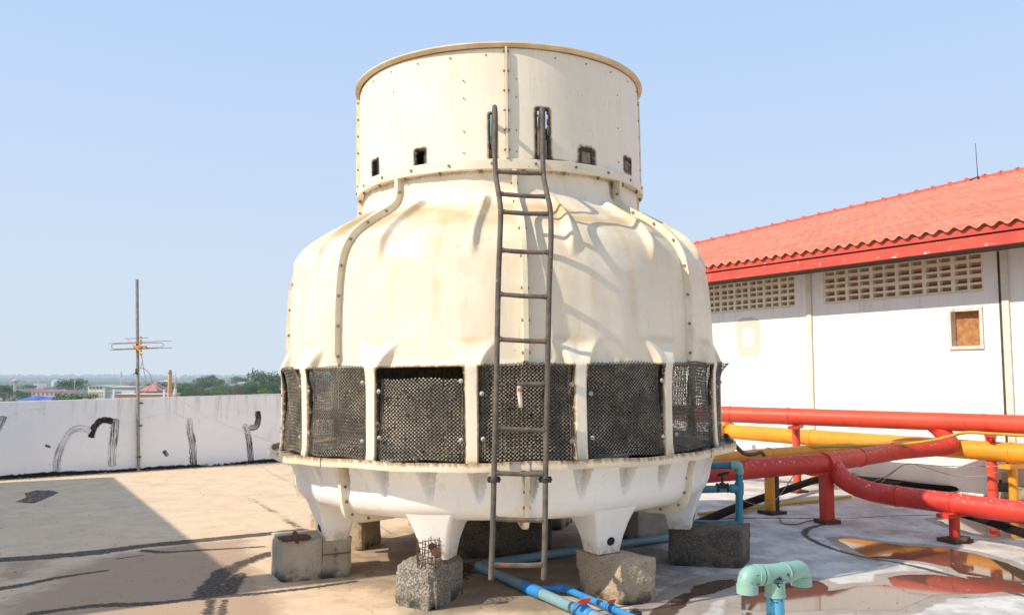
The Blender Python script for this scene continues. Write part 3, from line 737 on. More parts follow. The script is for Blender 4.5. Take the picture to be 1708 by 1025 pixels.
E0, E1 = az(1113, 942), az(1237, 951); E1 = az(1237, 948); r5 = Vector((.2, .40, 0))
block('concrete_block', [E0, E1, E1+r5, E0+r5], .33, M_CON_DK, 'dark stained concrete block under the right leg beside the blue pipe', 13, .010)
def radial_block(th, r0, r1, wd, h, mat, label, seed):
    a = math.radians(th); rad = Vector((math.sin(a), -math.cos(a), 0)); tn = Vector((math.cos(a), math.sin(a), 0)); C = Vector((CX, D, 0))
    block('concrete_block', [C+rad*r0-tn*wd/2, C+rad*r1-tn*wd/2, C+rad*r1+tn*wd/2, C+rad*r0+tn*wd/2], h, mat, label, seed, .008, 14)
radial_block(253, 1.38, 1.98, .42, .33, M_CON_TAN, 'tan concrete block behind the far left leg, partly hidden by it', 21)
radial_block(118, 1.4, 2.0, .42, .33, M_CON, 'concrete block at the back right, seen under the basin beyond the ladder', 23)
radial_block(163, 1.4, 2.0, .42, .33, M_CON, 'concrete block at the back, almost hidden behind the middle support', 25)
radial_block(208, 1.4, 2.0, .42, .33, M_CON, 'concrete block at the back left, in the shade under the basin', 27)
F0, F1 = az(765, 932), az(922, 924)
block('concrete_block', [F0, F1, F1+Vector((-.1, .75, 0)), F0+Vector((-.1, .75, 0))], .50, M_CON_DK, 'wide dark concrete block under the middle of the basin behind the ladder', 31, .008, 20)
# rebar cage
cg = az(716, 938, .33)
cage = empty('rebar_cage', (cg.x, cg.y, .315), 'small rusty wire cage standing on the dark pitted concrete block', 'wire cage')
mb = MB(); rg = .085
for k in range(14):
    a = 2*PI*k/14; l = random.uniform(-.02, .02)
    mb.tube([Vector((cg.x+rg*math.cos(a), cg.y+rg*math.sin(a), .30)), Vector((cg.x+rg*math.cos(a)+l, cg.y+rg*math.sin(a)+l, .40)), Vector((cg.x+(rg-.006)*math.cos(a)+l*1.3, cg.y+rg*math.sin(a)+l, .495+random.uniform(-.02, .02)))], .0034, 5)
mb.build('upright_wires', M_RUST, cage); mb = MB()
for z in (.345, .39, .435, .475): mb.tube([Vector((cg.x+rg*1.02*math.cos(a), cg.y+rg*1.02*math.sin(a), z+.008*math.sin(a*2))) for a in np.linspace(0, 2*PI, 21)], .0030, 5)
mb.build('hoop_wires', M_RUST, cage); mb = MB(); mb.disc((cg.x+.06, cg.y-.06, .42), (0, -1, .2), .035, .03, 12); mb.build('cap', M_RUST, cage)
# rusty plate
pp = az(486, 897, .34); plate = MB(); m = 18; ring_ = []
for k in range(m):
    a = 2*PI*k/m; r = .14*(1+.35*math.sin(3*a+1)*.6+random.uniform(-.12, .12)); ring_.append(Vector((pp.x+r*1.0*math.cos(a), pp.y+r*.75*math.sin(a), .352+.012*math.sin(2*a))))
plate.add(ring_+[q+Vector((0, 0, -.008)) for q in ring_], [tuple(range(m)), tuple(range(2*m-1, m-1, -1))]+[(k, k+m, (k+1) % m+m, (k+1) % m) for k in range(m)])
plate.tube([(pp.x+.02, pp.y+.03, .375), (pp.x+.09, pp.y-.15, .345)], .022, 10)
tag(plate.build('rusty_plate', M_RUST), 'crumpled rusty metal plate lying on the left concrete block', 'metal plate')

# ================================================================== PARAPET
PA = az(0, 799); PB = az(475, 769); pu = (PB-PA).normalized(); pn = Vector((pu.y, -pu.x, 0))
def para_hit(px, py):
    r = ray(px, py); den = r[0]*pn.x+r[1]*pn.y; t = (PA.x*pn.x+PA.y*pn.y)/den
    q = Vector((r[0]*t, r[1]*t, H+r[2]*t)); return (q-PA).dot(pu), q.z
def ptop(s_): return 1.257+(1.332-1.257)*s_/ (PB-PA).length
S0, S1 = -3.0, 8.2
ss = np.linspace(S0, S1, 900); zz = np.linspace(0, 1, 105); Sg, Zg = np.meshgrid(ss, zz); Ht = 1.257+.0156*Sg; Zw = Zg*Ht
strokes = [
 ([(94, 786), (95, 768), (101, 748), (110, 728), (122, 716), (136, 713), (150, 719)], 5.5, .52, .40),
 ([(152, 728), (156, 714), (165, 703), (176, 700), (187, 702)], 5.0, .95, 1.0),
 ([(193, 700), (191, 722), (188, 745), (187, 775)], 6.5, .62, .46),
 ([(316, 698), (317, 718), (321, 740), (323, 774)], 6.0, .45, .72),
 ([(408, 708), (413, 722), (416, 740), (419, 770)], 5.5, .5, .78),
 ([(430, 687), (431, 700), (427, 711), (418, 713)], 5.5, .98, .55),
 ([(-4, 718), (6, 695)], 5.0, .5, .6), ([(76, 742), (84, 745)], 2.0, .8, .8), ([(274, 752), (279, 759)], 3.5, .8, .7)]
inkt = np.full(Sg.shape, 9.); inks = np.zeros(Sg.shape); inkd = np.zeros(Sg.shape)
for pts, wpx, d0, d1 in strokes:
    W_ = smoothpts([(*para_hit(x, y), 0) for x, y in pts], 5); w_ = wpx/1400*16.0; acc = 0; tot = sum((b-a).length for a, b in zip(W_, W_[1:]))
    for a, b in zip(W_, W_[1:]):
        ab = b-a; L = ab.length; tx, tz = ab.x/L, ab.y/L; u_ = (Sg-a.x)*tx+(Zw-a.y)*tz; v_ = (Sg-a.x)*(-tz)+(Zw-a.y)*tx
        uc = np.clip(u_, 0, L); d_ = np.hypot((u_-uc)*2.5, v_)/w_*np.sign(v_+1e-9); m_ = np.abs(d_) < np.minimum(np.abs(inkt), 1.15)
        inkt[m_] = d_[m_]; inks[m_] = (acc+uc)[m_]*2.0; tt = (acc+uc)[m_]/tot; inkd[m_] = d0+(d1-d0)*tt; acc += L
tar = np.exp(-(Zw/.085)**2)*(.80+.25*np.sin(Sg*2.3)*np.sin(Sg*.9+1))
crk = np.zeros(Sg.shape)
for pts in ([(0, 700), (30, 688), (60, 682), (75, 690)], [(205, 708), (240, 697), (285, 688), (310, 698)], [(385, 700), (400, 690), (395, 684), (430, 692)], [(330, 702), (360, 690), (380, 696)]):
    W_ = smoothpts([(*para_hit(x, y), 0) for x, y in pts], 4)
    for a, b in zip(W_, W_[1:]):
        ab = b-a; L = max(ab.length, 1e-6); t_ = np.clip(((Sg-a.x)*ab.x+(Zw-a.y)*ab.y)/L**2, 0, 1); d_ = np.hypot(Sg-a.x-ab.x*t_, Zw-a.y-ab.y*t_); crk = np.maximum(crk, np.exp(-(d_/.014)**2))
mb = MB(); V = np.stack([PA.x+pu.x*Sg, PA.y+pu.y*Sg, Zw], -1).reshape(-1, 3); mb.v = [tuple(v) for v in V]; nn_ = len(ss)
mb.f = [(j*nn_+i, j*nn_+i+1, (j+1)*nn_+i+1, (j+1)*nn_+i) for j in range(len(zz)-1) for i in range(nn_-1)]; mb.mi = [0]*len(mb.f); mb.sm = [False]*len(mb.f)
nf = len(mb.v)
def pq(s_, off, z): q = PA+pu*s_-pn*off; return (q.x, q.y, z)
mb.add([pq(S0, 0, ptop(S0)), pq(S1, 0, ptop(S1)), pq(S1, .14, ptop(S1)), pq(S0, .14, ptop(S0)), pq(S0, .14, -14), pq(S1, .14, -14)], [(0, 1, 2, 3), (3, 2, 5, 4)])
ex = len(mb.v)-nf
par = tag(mb.build('parapet_wall', M_PARA, org=(*PA.xy, 0), attrs={'inkt': np.append(inkt.ravel(), [9]*ex), 'inks': np.append(inks.ravel(), [0]*ex), 'inkd': np.append(inkd.ravel(), [0]*ex), 'tar': np.append(tar.ravel(), [0]*ex), 'crack': np.append(crk.ravel(), [0]*ex)}),
    'low white rooftop wall daubed with black brush strokes', 'wall')

# ================================================================== ANTENNA
qs, _ = para_hit(229.5, 785); base = PA+pu*qs+pn*.07; Ya = base.y
ant = empty('tv_antenna', (base.x, base.y, 0), 'tall grey television aerial mast with thin crossbars, clamped to the white parapet', 'antenna')
mb = MB(); top = ay(228.5, 466, Ya); mb.tube([(base.x, base.y, 0), top], .028, 12); mb.build('mast', M_GALV, ant)
def rod(p, q, r=.006, mat=M_GALV, name='element', par_=ant): m_ = MB(); m_.tube([p, q], r, 6); return m_.build(name, mat, par_)
def A(x, y, dy=0): return ay(x, y, Ya-.05+dy)
rod(A(209, 564.5, .3), A(247, 563, .3)); rod(A(182, 572.5), A(286, 568)); rod(A(183, 583.5), A(287, 579.5), .007)
mb = MB(); fd = [A(186, 577), A(187, 574.5), A(192, 573.2), A(232, 572), A(268, 571.5), A(272, 573), A(273, 576), A(270, 578.5), A(245, 580), A(190, 582), A(186.5, 579.5), A(186, 577)]
mb.tube(fd, .0065, 6); mb.build('folded_dipole', M_GALV, ant)
rod(A(210, 563, .3), A(238, 590, -.3), .010, M_INSUL, 'boom')
for yy in (561, 566, 571, 577, 583, 589):
    mb = MB(); mb.disc(A(235, yy), (0, 0, -1), .020 if yy != 577 else .05, .035, 8); mb.build('insulator', M_INSUL, ant)
mb = MB(); mb.box(A(234, 578.5), (.22, .06, .05)); mb.build('junction_box', M_INSUL, ant)
for zz_ in (.25, .80, 1.2):
    mb = MB(); c_ = Vector((base.x, base.y, zz_)); mb.tube([c_-Vector((0, 0, .012)), c_+Vector((0, 0, .012))], .034, 10)
    mb.tube([c_-pu*.05-pn*.03, c_+pu*.05-pn*.03], .006, 6); mb.build('clamp', M_IRON, ant)
mb = MB(); c_ = ay(229, 619, Ya); mb.tube([c_-Vector((0, 0, .05)), c_+Vector((0, 0, .05))], .036, 8); mb.tube([c_, c_+Vector((-.06, -.04, -.06))], .008, 5); mb.build('tape', M_IRON, ant)
mb = MB(); mb.tube(smoothpts([A(236, 590), A(237, 603), A(234, 613), A(229, 617), A(229, 620)]), .007, 6); mb.tube(smoothpts([A(236, 592), A(239, 612), A(242, 628), A(243, 640), A(235, 650), A(230, 653)]), .0065, 6)
mb.tube(smoothpts([A(232, 613), A(243, 616), A(252, 628), A(252, 642), A(244, 652), A(232, 656)]), .0065, 6); mb.build('cable_loop', M_WIRE, ant)
mb = MB(); pts = [A(230, 620), A(240, 630), A(252, 640), A(270, 649), A(290, 662), A(320, 680), A(350, 696), A(400, 720), ay(440, 737, 11), P(-80, 2.13, 1.12)]
pts = [ay(230, 620, 15.0), ay(241, 631, 14.6), ay(262, 645, 14.), ay(290, 661, 13.2), ay(320, 678, 12.4), ay(350, 695, 11.6), ay(400, 717, 10.4), ay(440, 731, 9.4), ay(458, 740, 8.6)]
mb.tube(smoothpts(pts), .0045, 6); tag(mb.build('antenna_cable', M_WIRE), 'thin sagging cable running from the aerial mast to the tower rim', 'cable')

# ================================================================== RIGHT BUILDING
W0 = Vector((6.838, 11.489, 0)); wv = Vector((-.534, .845, 0)).normalized(); wn = Vector((-wv.y, wv.x, 0)); wn = -wn if wn.x > 0 else wn   # wn points to the tower
def wall_hit(px, py, off=0.0):
    p0 = W0+wn*off; r = ray(px, py); den = r[0]*wn.x+r[1]*wn.y; t = (p0.x*wn.x+p0.y*wn.y)/den
    q = Vector((r[0]*t, r[1]*t, H+r[2]*t)); return (q-p0).dot(wv), q.z
def WP(s_, z, off=0.0): q = W0+wv*s_+wn*off; return Vector((q.x, q.y, z))
bld = empty('white_building', (W0.x, W0.y, 0), 'white plastered rooftop building with a red tiled roof and ventilation blocks', 'building')
SL, SR = 7.6, -6.0     # along the wall: far end, near end
v2a, zt = wall_hit(1374, 507); v2b, zt2 = wall_hit(1641, 485); v1a = 5.2; v1b, z1_ = wall_hit(1327, 511); print('vents', v2a, v2b, v1b, zt, zt2, z1_)
VB = (zt+zt2)/2; eo = .84
_, eb = wall_hit(1708, 403, eo); _, eb2 = wall_hit(1184, 469.6, eo); _, et = wall_hit(1708, 362, eo+.08); _, et2 = wall_hit(1180, 447, eo+.08); print('eave', eb, eb2, et, et2, 'ventbottom', zt, zt2, z1_)
EB = (eb+eb2)/2; ET = (et+et2)/2; WT = EB+.12
sw0, wz1 = wall_hit(1587, 520); sw1, wz0 = wall_hit(1637, 576); sw1, sw0 = min(sw0, sw1), max(sw0, sw1); print('window', sw0, sw1, wz0, wz1)
# wall skin pieces with real openings (outer face at off 0), 0.18 thick
def wbox(mb, s0, s1, z0, z1, o0, o1):
    a = [WP(s0, z0, o0), WP(s1, z0, o0), WP(s1, z0, o1), WP(s0, z0, o1)]; b = [p+Vector((0, 0, z1-z0)) for p in a]
    area = (a[1]-a[0]).cross(a[2]-a[1]).z
    if area < 0: a = a[::-1]; b = b[::-1]
    mb.hexa(a, b)
mb = MB()
js = [wall_hit(1352, 560)[0], wall_hit(1681, 560)[0]]; jw = .06; print('joints', js)
VT = WT-.03
# fine sheet for the wall below the vents, leaving the window hole
sg = np.unique(np.concatenate([np.linspace(SR, SL, 420), [sw0, sw1]])); zg = np.unique(np.concatenate([np.linspace(0, VB, 90), [wz0, wz1]]))
Sg2, Zg2 = np.meshgrid(sg, zg); pa = np.zeros(Sg2.shape)
ps, pz = wall_hit(1248, 562); pts = [wall_hit(x, y) for x, y in ((1229, 535), (1246, 528), (1266, 538), (1271, 570), (1268, 592), (1246, 597), (1229, 585))]
hx = abs(wall_hit(1229, 562)[0]-wall_hit(1270, 562)[0])/2; hz = abs(wall_hit(1248, 530)[1]-wall_hit(1248, 597)[1])/2
rr = np.sqrt(((Sg2-ps)/hx)**4+((Zg2-pz)/hz)**4)**.5; pa = np.maximum(pa, (1-sst(.82, 1.15, rr))*sst(.40, .55, rr))
V = np.stack([W0.x+wv.x*Sg2, W0.y+wv.y*Sg2, Zg2], -1).reshape(-1, 3); mb.v = [tuple(v) for v in V]; ns = len(sg)
for j in range(len(zg)-1):
    for i in range(ns-1):
        if sw1-1e-6 < sg[i] and sg[i+1] < sw0+1e-6 and wz0-1e-6 < zg[j] and zg[j+1] < wz1+1e-6: continue
        mb.f.append((j*ns+i+1, j*ns+i, (j+1)*ns+i, (j+1)*ns+i+1)); mb.mi.append(0); mb.sm.append(False)
nfine = len(mb.v)
v1c = SL-.5
for (a_, b_) in ((SR, v2b-.0), (v2a, v1b), (v1c, SL)): wbox(mb, a_, b_, VB, WT, -.18, 0)
wbox(mb, SR, SL, WT-.001, WT+.02, -.18, -.002)
wbox(mb, SR, SL, 0, VB-.001, -.30, -.18)      # backing
mb.box(WP((SR+SL)/2, (WT)/2, -3.2), (.1, .1, .1))
for s_ in (SL, ):   # end walls and back
    wbox(mb, s_-.18, s_, 0, WT, -6.0, -.19)
wbox(mb, SR, SL, 0, WT, -6.2, -6.0)
pat = np.append(pa.ravel(), np.zeros(len(mb.v)-nfine))
mb.build('wall', M_PLASTER, bld, attrs={'patch': pat})
# interior darkness behind vents is the room itself: a plain back wall
for (a_, b_, nb) in ((v2b, v2a, 12), (v1b, v1c, 20)):
    mb = MB(); step = (b_-a_)/nb; bh = step*.92; rows = max(1, int((WT-VB)/bh+.99)); bh = .42
    z = VB; cellw = step
    fz = VB
    mb.mat(0)
    hz_ = .108; nrow = int((WT-VB)/hz_)+1
    for i in range(nb+1):
        hw_ = .030 if i % 2 == 0 else .017; wbox(mb, a_+i*step-hw_, a_+i*step+hw_, VB, WT, -.10, -.012 if i % 2 == 0 else -.018)
    
    for j in range(nrow+1):
        zz_ = VB+j*hz_; hh = .040 if j % 2 == 0 else .026
        if zz_ > WT: break
        wbox(mb, a_+.001, b_-.001, zz_-hh*.3, zz_+hh, -.108, -.016)
    mb.mat(1)
    for j in range(nrow):
        zz_ = VB+j*hz_
        p = [WP(a_, zz_+.02, -.03), WP(b_, zz_+.02, -.03), WP(b_, zz_+hz_*.62, -.13), WP(a_, zz_+hz_*.62, -.13)]
        mb.add(p, [(0, 1, 2, 3)])
    mb.build('ventilation_block_screen', [M_BEIGE, M_LOUVRE], bld)
# eave soffit, rafters hidden
mb = MB(); wbox(mb, SR, SL+.5, EB+.05, EB+.07, .0, eo-.03); mb.build('soffit', M_GAP, bld)
mb = MB(); wbox(mb, SR, SL+.6, EB+.15, EB+.18, eo-.05, eo-.004); mb.build('fascia_gap_strip', M_GAP, bld)  # dark strip added behind the gap between boards, in place of shade
mb = MB(); wbox(mb, SR, SL+.6, EB, EB+.150, eo-.03, eo+.02); mb.build('fascia_board', M_FASCIA, bld)
mb = MB(); wbox(mb, SR, SL+.64, EB+.172, ET-.01, eo+.001, eo+.05); mb.build('fascia_board', M_FASCIA, bld)
for s_ in js:
    mb = MB(); wbox(mb, s_-.05, s_+.045, 0, EB+.04, .003, .035); mb.build('pilaster', M_STRIP, bld)
    mb = MB(); wbox(mb, s_+.045, s_+.062+(.03 if s_ < 2 else 0), 0, EB+.04, .003, .012); mb.build('joint', M_GAP, bld)
# window
mb = MB(); t_ = .045
wbox(mb, sw1-t_, sw0+t_, wz1-.001, wz1+t_, -.12, .03); wbox(mb, sw1-t_, sw0+t_, wz0-t_, wz0+.001, -.12, .03); wbox(mb, sw1-t_, sw1, wz0, wz1, -.12, .028); wbox(mb, sw0, sw0+t_, wz0, wz1, -.12, .028)
wf = mb.build('window', M_FRAME, bld); mb = MB(); wbox(mb, sw1+.001, sw0-.001, wz0, wz1, -.12, -.10); mb.build('board', M_BOARD, wf)
# ---- roof: solve the slope so the hip runs at 45 degrees in plan
off_e = eo+.10
def slope_hit(px, py, tanp):
    r = ray(px, py); p0 = WP(0, ET, off_e); n_ = Vector((wn.x*tanp, wn.y*tanp, 1.0)); 
    t = (n_.dot(p0)-n_.z*H)/(n_.dot(Vector(r))); q = Vector((r[0]*t, r[1]*t, H+r[2]*t)); rel = q-p0
    return rel.dot(wv), -rel.dot(wn)     # along, inward
bt = None
for i in range(10, 90):
    tp = i/100; 
    a_ = slope_hit(1640, 299, tp); b_ = slope_hit(1185, 404, tp)
    if a_[1] < .5 or b_[1] < .0 or a_[1] > 12: continue
    e_ = abs((b_[0]-a_[0])-(a_[1]-b_[1]))
    if bt is None or e_ < bt[0]: bt = (e_, tp, a_, b_)
print('roof', bt)
TANP = bt[1]; sA, iA = bt[2]; s_b, i_b = bt[3]
sC = sA+iA*(s_b-sA)/(iA-i_b) if abs(iA-i_b) > 1e-3 else SL   # hip foot at the eave
hs = (sC-sA)/iA; print('hip foot', sC, 'apex', sA, iA)
cosp = 1/math.sqrt(1+TANP**2)
def roof_patch(name, O, du, di, s0, s1, iR, clip, ncol_per=8):
    # O eave origin, du along eave, di inward, real pantile relief
    pit = .20; row = .30*cosp; mb = MB(); na = int((s1-s0)/pit*ncol_per); nrows = int(iR/row)+1
    xs = np.linspace(s0, s1, na+1)
    wave = .026*np.cos((xs/pit)*2*PI)
    for j in range(nrows):
        ia, ib = j*row, min((j+1)*row+.012, iR+.0)
        if ib <= ia: continue
        vs = []
        for (ii, up_) in ((ia, .0), (ia, .034), (ib, .002)):
            for q, x in enumerate(xs):
                jit = .004*mn.noise((x*1.7, j*3.1, 0)); xx = min(max(x, clip(ii)[0]), clip(ii)[1])
                p = O+du*xx+di*ii; vs.append((p.x, p.y, O.z+ii*TANP+wave[q]+up_+jit))
        fs = []
        for q in range(na):
            if xs[q] > clip(ia)[1]+pit or xs[q+1] < clip(ia)[0]-pit: continue
            fs.append((q, q+1, na+1+q+1, na+1+q)); fs.append((na+1+q, na+1+q+1, 2*(na+1)+q+1, 2*(na+1)+q))
        mb.smooth = False; mb.add(vs, fs)
    return mb.build(name, M_TILE, bld)
O_ = WP(0, ET, off_e); di = -wn
roof_patch('roof', O_, wv, di, SR, sC, iA, lambda i: (SR, sC-hs*i))
# far hip face (turned away) and the back slope
mb = MB(); ap = O_+wv*sA+di*iA; ap.z = ET+iA*TANP; ft = O_+wv*sC; bk = O_+wv*sC+di*(2*iA); nr_ = O_+wv*SR+di*iA; nr_.z = ap.z; bk2 = O_+wv*SR+di*(2*iA)
mb.add([ft, bk, ap+Vector((0, 0, -.01))], [(0, 1, 2)]); mb.add([ap+Vector((0, 0, -.01)), bk, bk2, nr_+Vector((0, 0, -.01))], [(0, 1, 2, 3)]); mb.build('back_roof_slope', M_TILE, bld)
# hip and ridge caps
def caps(a, b, name):
    mb = MB(); L = (b-a).length; nn2 = int(L/.40); d = (b-a)/nn2
    for k in range(nn2):
        p = a+d*k; mb.tube([p, p+d*.16, p+d*.18, p+d*1.0], [.115, .115, .082, .078], 12)
    return mb.build(name, M_TILE2, bld)
caps(ft+Vector((0, 0, .02)), ap+Vector((0, 0, .02)), 'hip_cap'); caps(ap+Vector((0, 0, .02)), nr_+Vector((0, 0, .02)), 'ridge_cap')
# lightning rod
Pb = ap+Vector((0, 0, .12)); lr = empty('lightning_rod', Pb, 'thin lightning rod on the red roof ridge', 'lightning rod')
tp_ = ay(1627, 239, ap.y); b0 = ay(1631, 297, ap.y)
mb = MB(); mb.tube([b0, tp_], [.012, .007], 6); mb.build('rod', M_IRON, lr)
mb = MB(); mb.tube([b0+Vector((-.22, 0, -.06)), b0+Vector((0, 0, .03)), b0+Vector((.16, 0, .0))], .018, 6); mb.tube([b0+Vector((-.05, -.1, -.02)), b0+Vector((0, 0, .05)), b0+Vector((.05, .1, -.02))], .02, 6); mb.build('base', M_IRON, lr)

# ================================================================== OFF-FRAME STAIR HOUSE (casts the long shadow on the deck at left)
LS = 3.6/math.tan(SEL); _sh = Vector((math.cos(SAZ), math.sin(SAZ), 0)); P2 = Vector((-2.03, 6.78, 0)); C0_ = P2-_sh*LS; print('corner', C0_); e1 = Vector((-.529, .849, 0)); e2 = Vector((-.849, -.529, 0))
st_ = empty('stair_house', C0_, 'plain white stair house at the left edge of the roof deck', 'building')
mb = MB(); q = [C0_, C0_+e1*8.8, C0_+e1*8.8+e2*4, C0_+e2*4]; mb.hexa(q, [p+Vector((0, 0, 3.6)) for p in q]); mb.build('wall', M_PLASTER, st_, attrs={'patch': [0]*len(mb.v)})
sh = Vector((math.cos(SAZ), math.sin(SAZ), 0)); pe = Vector((-sh.y, sh.x, 0))
mb = MB(); q = [C0_+pe*.005-sh*.05, C0_+pe*.555-sh*.05+e2*.0, C0_+pe*.555-sh*.6, C0_+pe*.005-sh*.6]; q = [p-sh*.0 for p in q]
mb.hexa([p+Vector((0, 0, 3.61)) for p in q], [p+Vector((0, 0, 4.85)) for p in q]); mb.build('chimney', M_PLASTER, st_, attrs={'patch': [0]*len(mb.v)})

# ================================================================== PIPES ON THE RIGHT
def band(par_, c, d, r, mat, name='clamp_band'):
    m_ = MB(); d = Vector(d).normalized(); m_.tube([Vector(c)-d*.012, Vector(c)+d*.012], r+.008, 20); return m_.build(name, mat, par_)
def post(par_, base, top, w_, mat, plate=True, sq=False, name='support_post'):
    m_ = MB()
    if sq: m_.box(((base.x+top.x)/2, (base.y+top.y)/2, (base.z+top.z)/2), (w_, w_, top.z-base.z), .5, bev=.006)
    else: m_.tube([base, top], w_/2, 14)
    if plate: m_.mat(1); m_.box((base.x, base.y, base.z+.015), (w_*2.0, w_*1.8, .03), .5)
    return m_.build(name, [mat, M_RUST], par_)
# upper red pipe (1.1 m up, parallel to the wall)
def along(px, off, zref=None):      # point on the line parallel to the wall at distance off, where column px meets it
    s_, z = wall_hit(px, 700, off); return WP(s_, 0, off)
rp = empty('upper_red_pipe', az(1327, 815), 'long fresh red water pipe on tall posts running along the white building', 'pipe')
UL, UR = ay(1200, 690, 12.95), ay(1708, 707.5, 11.0); ud = (UR-UL).normalized(); udh = Vector((ud.x, ud.y, 0)).normalized(); URAD = .122
def on_u(px):
    k_ = (px-854)/F; lo, hi = -3., 8.
    for _ in range(40):
        t = (lo+hi)/2; q = UL+ud*t; x_, y_ = q.x, q.y*CP+(q.z-H)*SP
        if x_/y_ < k_: lo = t
        else: hi = t
    return UL+ud*lo
mb = MB(); mb.tube([UL-ud*1.6, UL, UR, UR+ud*1.0], URAD, 32); mb.build('pipe', M_RED, rp)
for px in (1218, 1315, 1641): band(rp, on_u(px), ud, URAD, M_RED)
ang = math.atan2(ud.y, ud.x)+PI/2
for px in (1327, 1651):
    b_ = on_u(px); t_ = Vector((b_.x, b_.y, b_.z-.13)); post(rp, Vector((b_.x, b_.y, 0)), t_, .115 if px < 1500 else .125, M_RED, True)
    m_ = MB(); m_.box((b_.x, b_.y, b_.z-.15), (.46, .14, .04), ang); m_.box((b_.x, b_.y, b_.z-.175), (.44, .02, .09), ang); m_.build('bracket', M_RED2, rp)
# main orange pipe
offO = .62; po = along(1348, offO); ZO = ay(1348, 729, po.y).z; print('ZO', ZO)
op = empty('orange_pipe', WP((po-W0).dot(wv), 0, offO), 'long orange yellow pipe behind the red pipes, low along the white building', 'pipe')
el = along(1216, offO); el.z = ZO
mb = MB(); mb.tube([el, WP(2, ZO, offO), WP(-5.5, ZO, offO)], .128, 28); mb.build('pipe', M_ORANGE, op)
mb = MB(); mb.tube([el, el+wv*.035], .185, 24); mb.tube([el+wv*.04, el+wv*.075], .185, 24)
for k in range(8):
    a = 2*PI*k/8; q = el+(wn*math.cos(a)+Vector((0, 0, 1))*math.sin(a))*.155; mb.tube([q-wv*.02, q+wv*.10], .012, 6)
mb.build('flange', M_ORANGE, op)
for px in (1355, 1685):
    c_ = along(px, offO); c_.z = ZO; band(op, c_, wv, .128, M_ORANGE)
    b_ = Vector((c_.x, c_.y, 0)); post(op, b_, Vector((c_.x, c_.y, ZO-.15)), .11, M_ORANGE, True)
    m_ = MB(); m_.box((c_.x, c_.y, ZO-.17), (.40, .14, .05), math.atan2(wv.y, wv.x)+PI/2); m_.build('bracket', M_ORANGE, op)
# lower orange pipe
j0 = along(1556, offO); j0.z = ZO; b1 = az(1285, 856); z1 = ay(1285, 758, b1.y).z
lo = empty('lower_orange_pipe', b1, 'thinner orange pipe on a black and yellow post, between the two red pipes', 'pipe')
p0 = ay(1150, 770, 9.6); p1 = Vector((b1.x, b1.y, z1)); p2 = ay(1480, 744, 12.0)
mb = MB(); mb.tube(rnd_path([p0, p1, p2, j0], .5), .082, 24); mb.build('pipe', M_ORANGE, lo)
band(lo, p1, p2-p0, .082, M_ORANGE); band(lo, p1.lerp(p2, .55), p2-p0, .082, M_ORANGE)
mb = MB(); mb.box((b1.x, b1.y, (z1-.1)/2), (.045, .13, z1-.1), .5); mb.mat(1); mb.box((b1.x+.055, b1.y+.03, (z1-.1)/2), (.06, .13, z1-.1), .5); mb.box((b1.x+.02, b1.y, .02), (.26, .24, .04), .5); mb.build('support_post', [M_ORANGE, M_IRON], lo)
# lower red pipe: tower -> tee -> elbow up into the upper pipe, with the branch towards the right
bR = az(1380, 872); zR = ay(1380, 771, bR.y).z; print('zR', zR)
rl = empty('lower_red_pipe', bR, 'weathered red pipe with pale speckles, leaving the tower, with an elbow and a branch', 'pipe')
q0 = Vector((1.5, 8.6, zR-.04)); q0 = ay(1186, 787, 9.15); q0 = q0+(q0-ay(1380, 771, bR.y))*.25; q1 = Vector((bR.x, bR.y, zR)); q2 = ay(1500, 751.5, 11.15); 
uj = on_u(1553)
q3 = ay(1592, 744, 11.4)
mb = MB(); mb.tube(rnd_path([q0, q1, q2, q3, uj+Vector((.08, 0, -.08)), uj+Vector((-.01, .0, -.01))], .24, 10), .110, 28); mb.build('pipe', M_RED2, rl)
bF = az(1593, 903); zF = ay(1593, 839, bF.y).z; offF = (bF-W0).dot(wn); sF = (bF-W0).dot(wv); print('zF', zF, offF)
g0 = WP(sF+1.12, zF, offF); g1 = WP(-6+sF, zF, offF)
tee = q1+(q2-q1).normalized()*.12
gs = WP(sF+.75, zF, offF); cur = smoothpts([tee, ay(1396, 786, tee.y-.10), ay(1412, 802, tee.y-.25), ay(1440, 815, (tee.y-.25)*.45+gs.y*.55), gs, WP(sF+.3, zF, offF), WP(sF-1, zF, offF)], 6)+[g1]
mb = MB(); mb.tube(cur, .108, 28); mb.build('branch_pipe', M_RED2, rl)
mb = MB(); mb.tube([tee-(q2-q1).normalized()*.17, tee+(q2-q1).normalized()*.17], .117, 28); mb.build('tee', M_RED2, rl)
dm = (q2-q0).normalized()
band(rl, q1-dm*.02, dm, .110, M_RED2); band(rl, q1+(q2-q1)*.42, dm, .110, M_RED2); band(rl, q2-dm*.1, dm, .110, M_RED2)
c_ = WP(sF, zF, offF); band(rl, c_, wv, .108, M_RED2); band(rl, c_+wv*.62, wv, .108, M_RED2)
mb = MB(); hp = zR-.13; mb.box((bR.x, bR.y, hp/2), (.125, .125, hp), .3, bev=.008); mb.box((bR.x-.06, bR.y, hp+.012), (.36, .17, .035), .3); mb.mat(1); mb.box((bR.x, bR.y, .02), (.22, .20, .05), .3); mb.build('support_post', [M_RED2, M_RUST], rl)
mb = MB(); hp = zF-.12; mb.tube([(bF.x, bF.y, 0), (bF.x, bF.y, hp)], .052, 16); mb.box((bF.x, bF.y, hp+.01), (.42, .13, .04), math.atan2(wv.y, wv.x)+PI/2); mb.mat(1); mb.box((bF.x, bF.y, .02), (.26, .22, .04), .4); mb.box((bF.x+.05, bF.y-.04, .045), (.16, .12, .03), .9); mb.build('support_post', [M_RED2, M_RUST], rl)
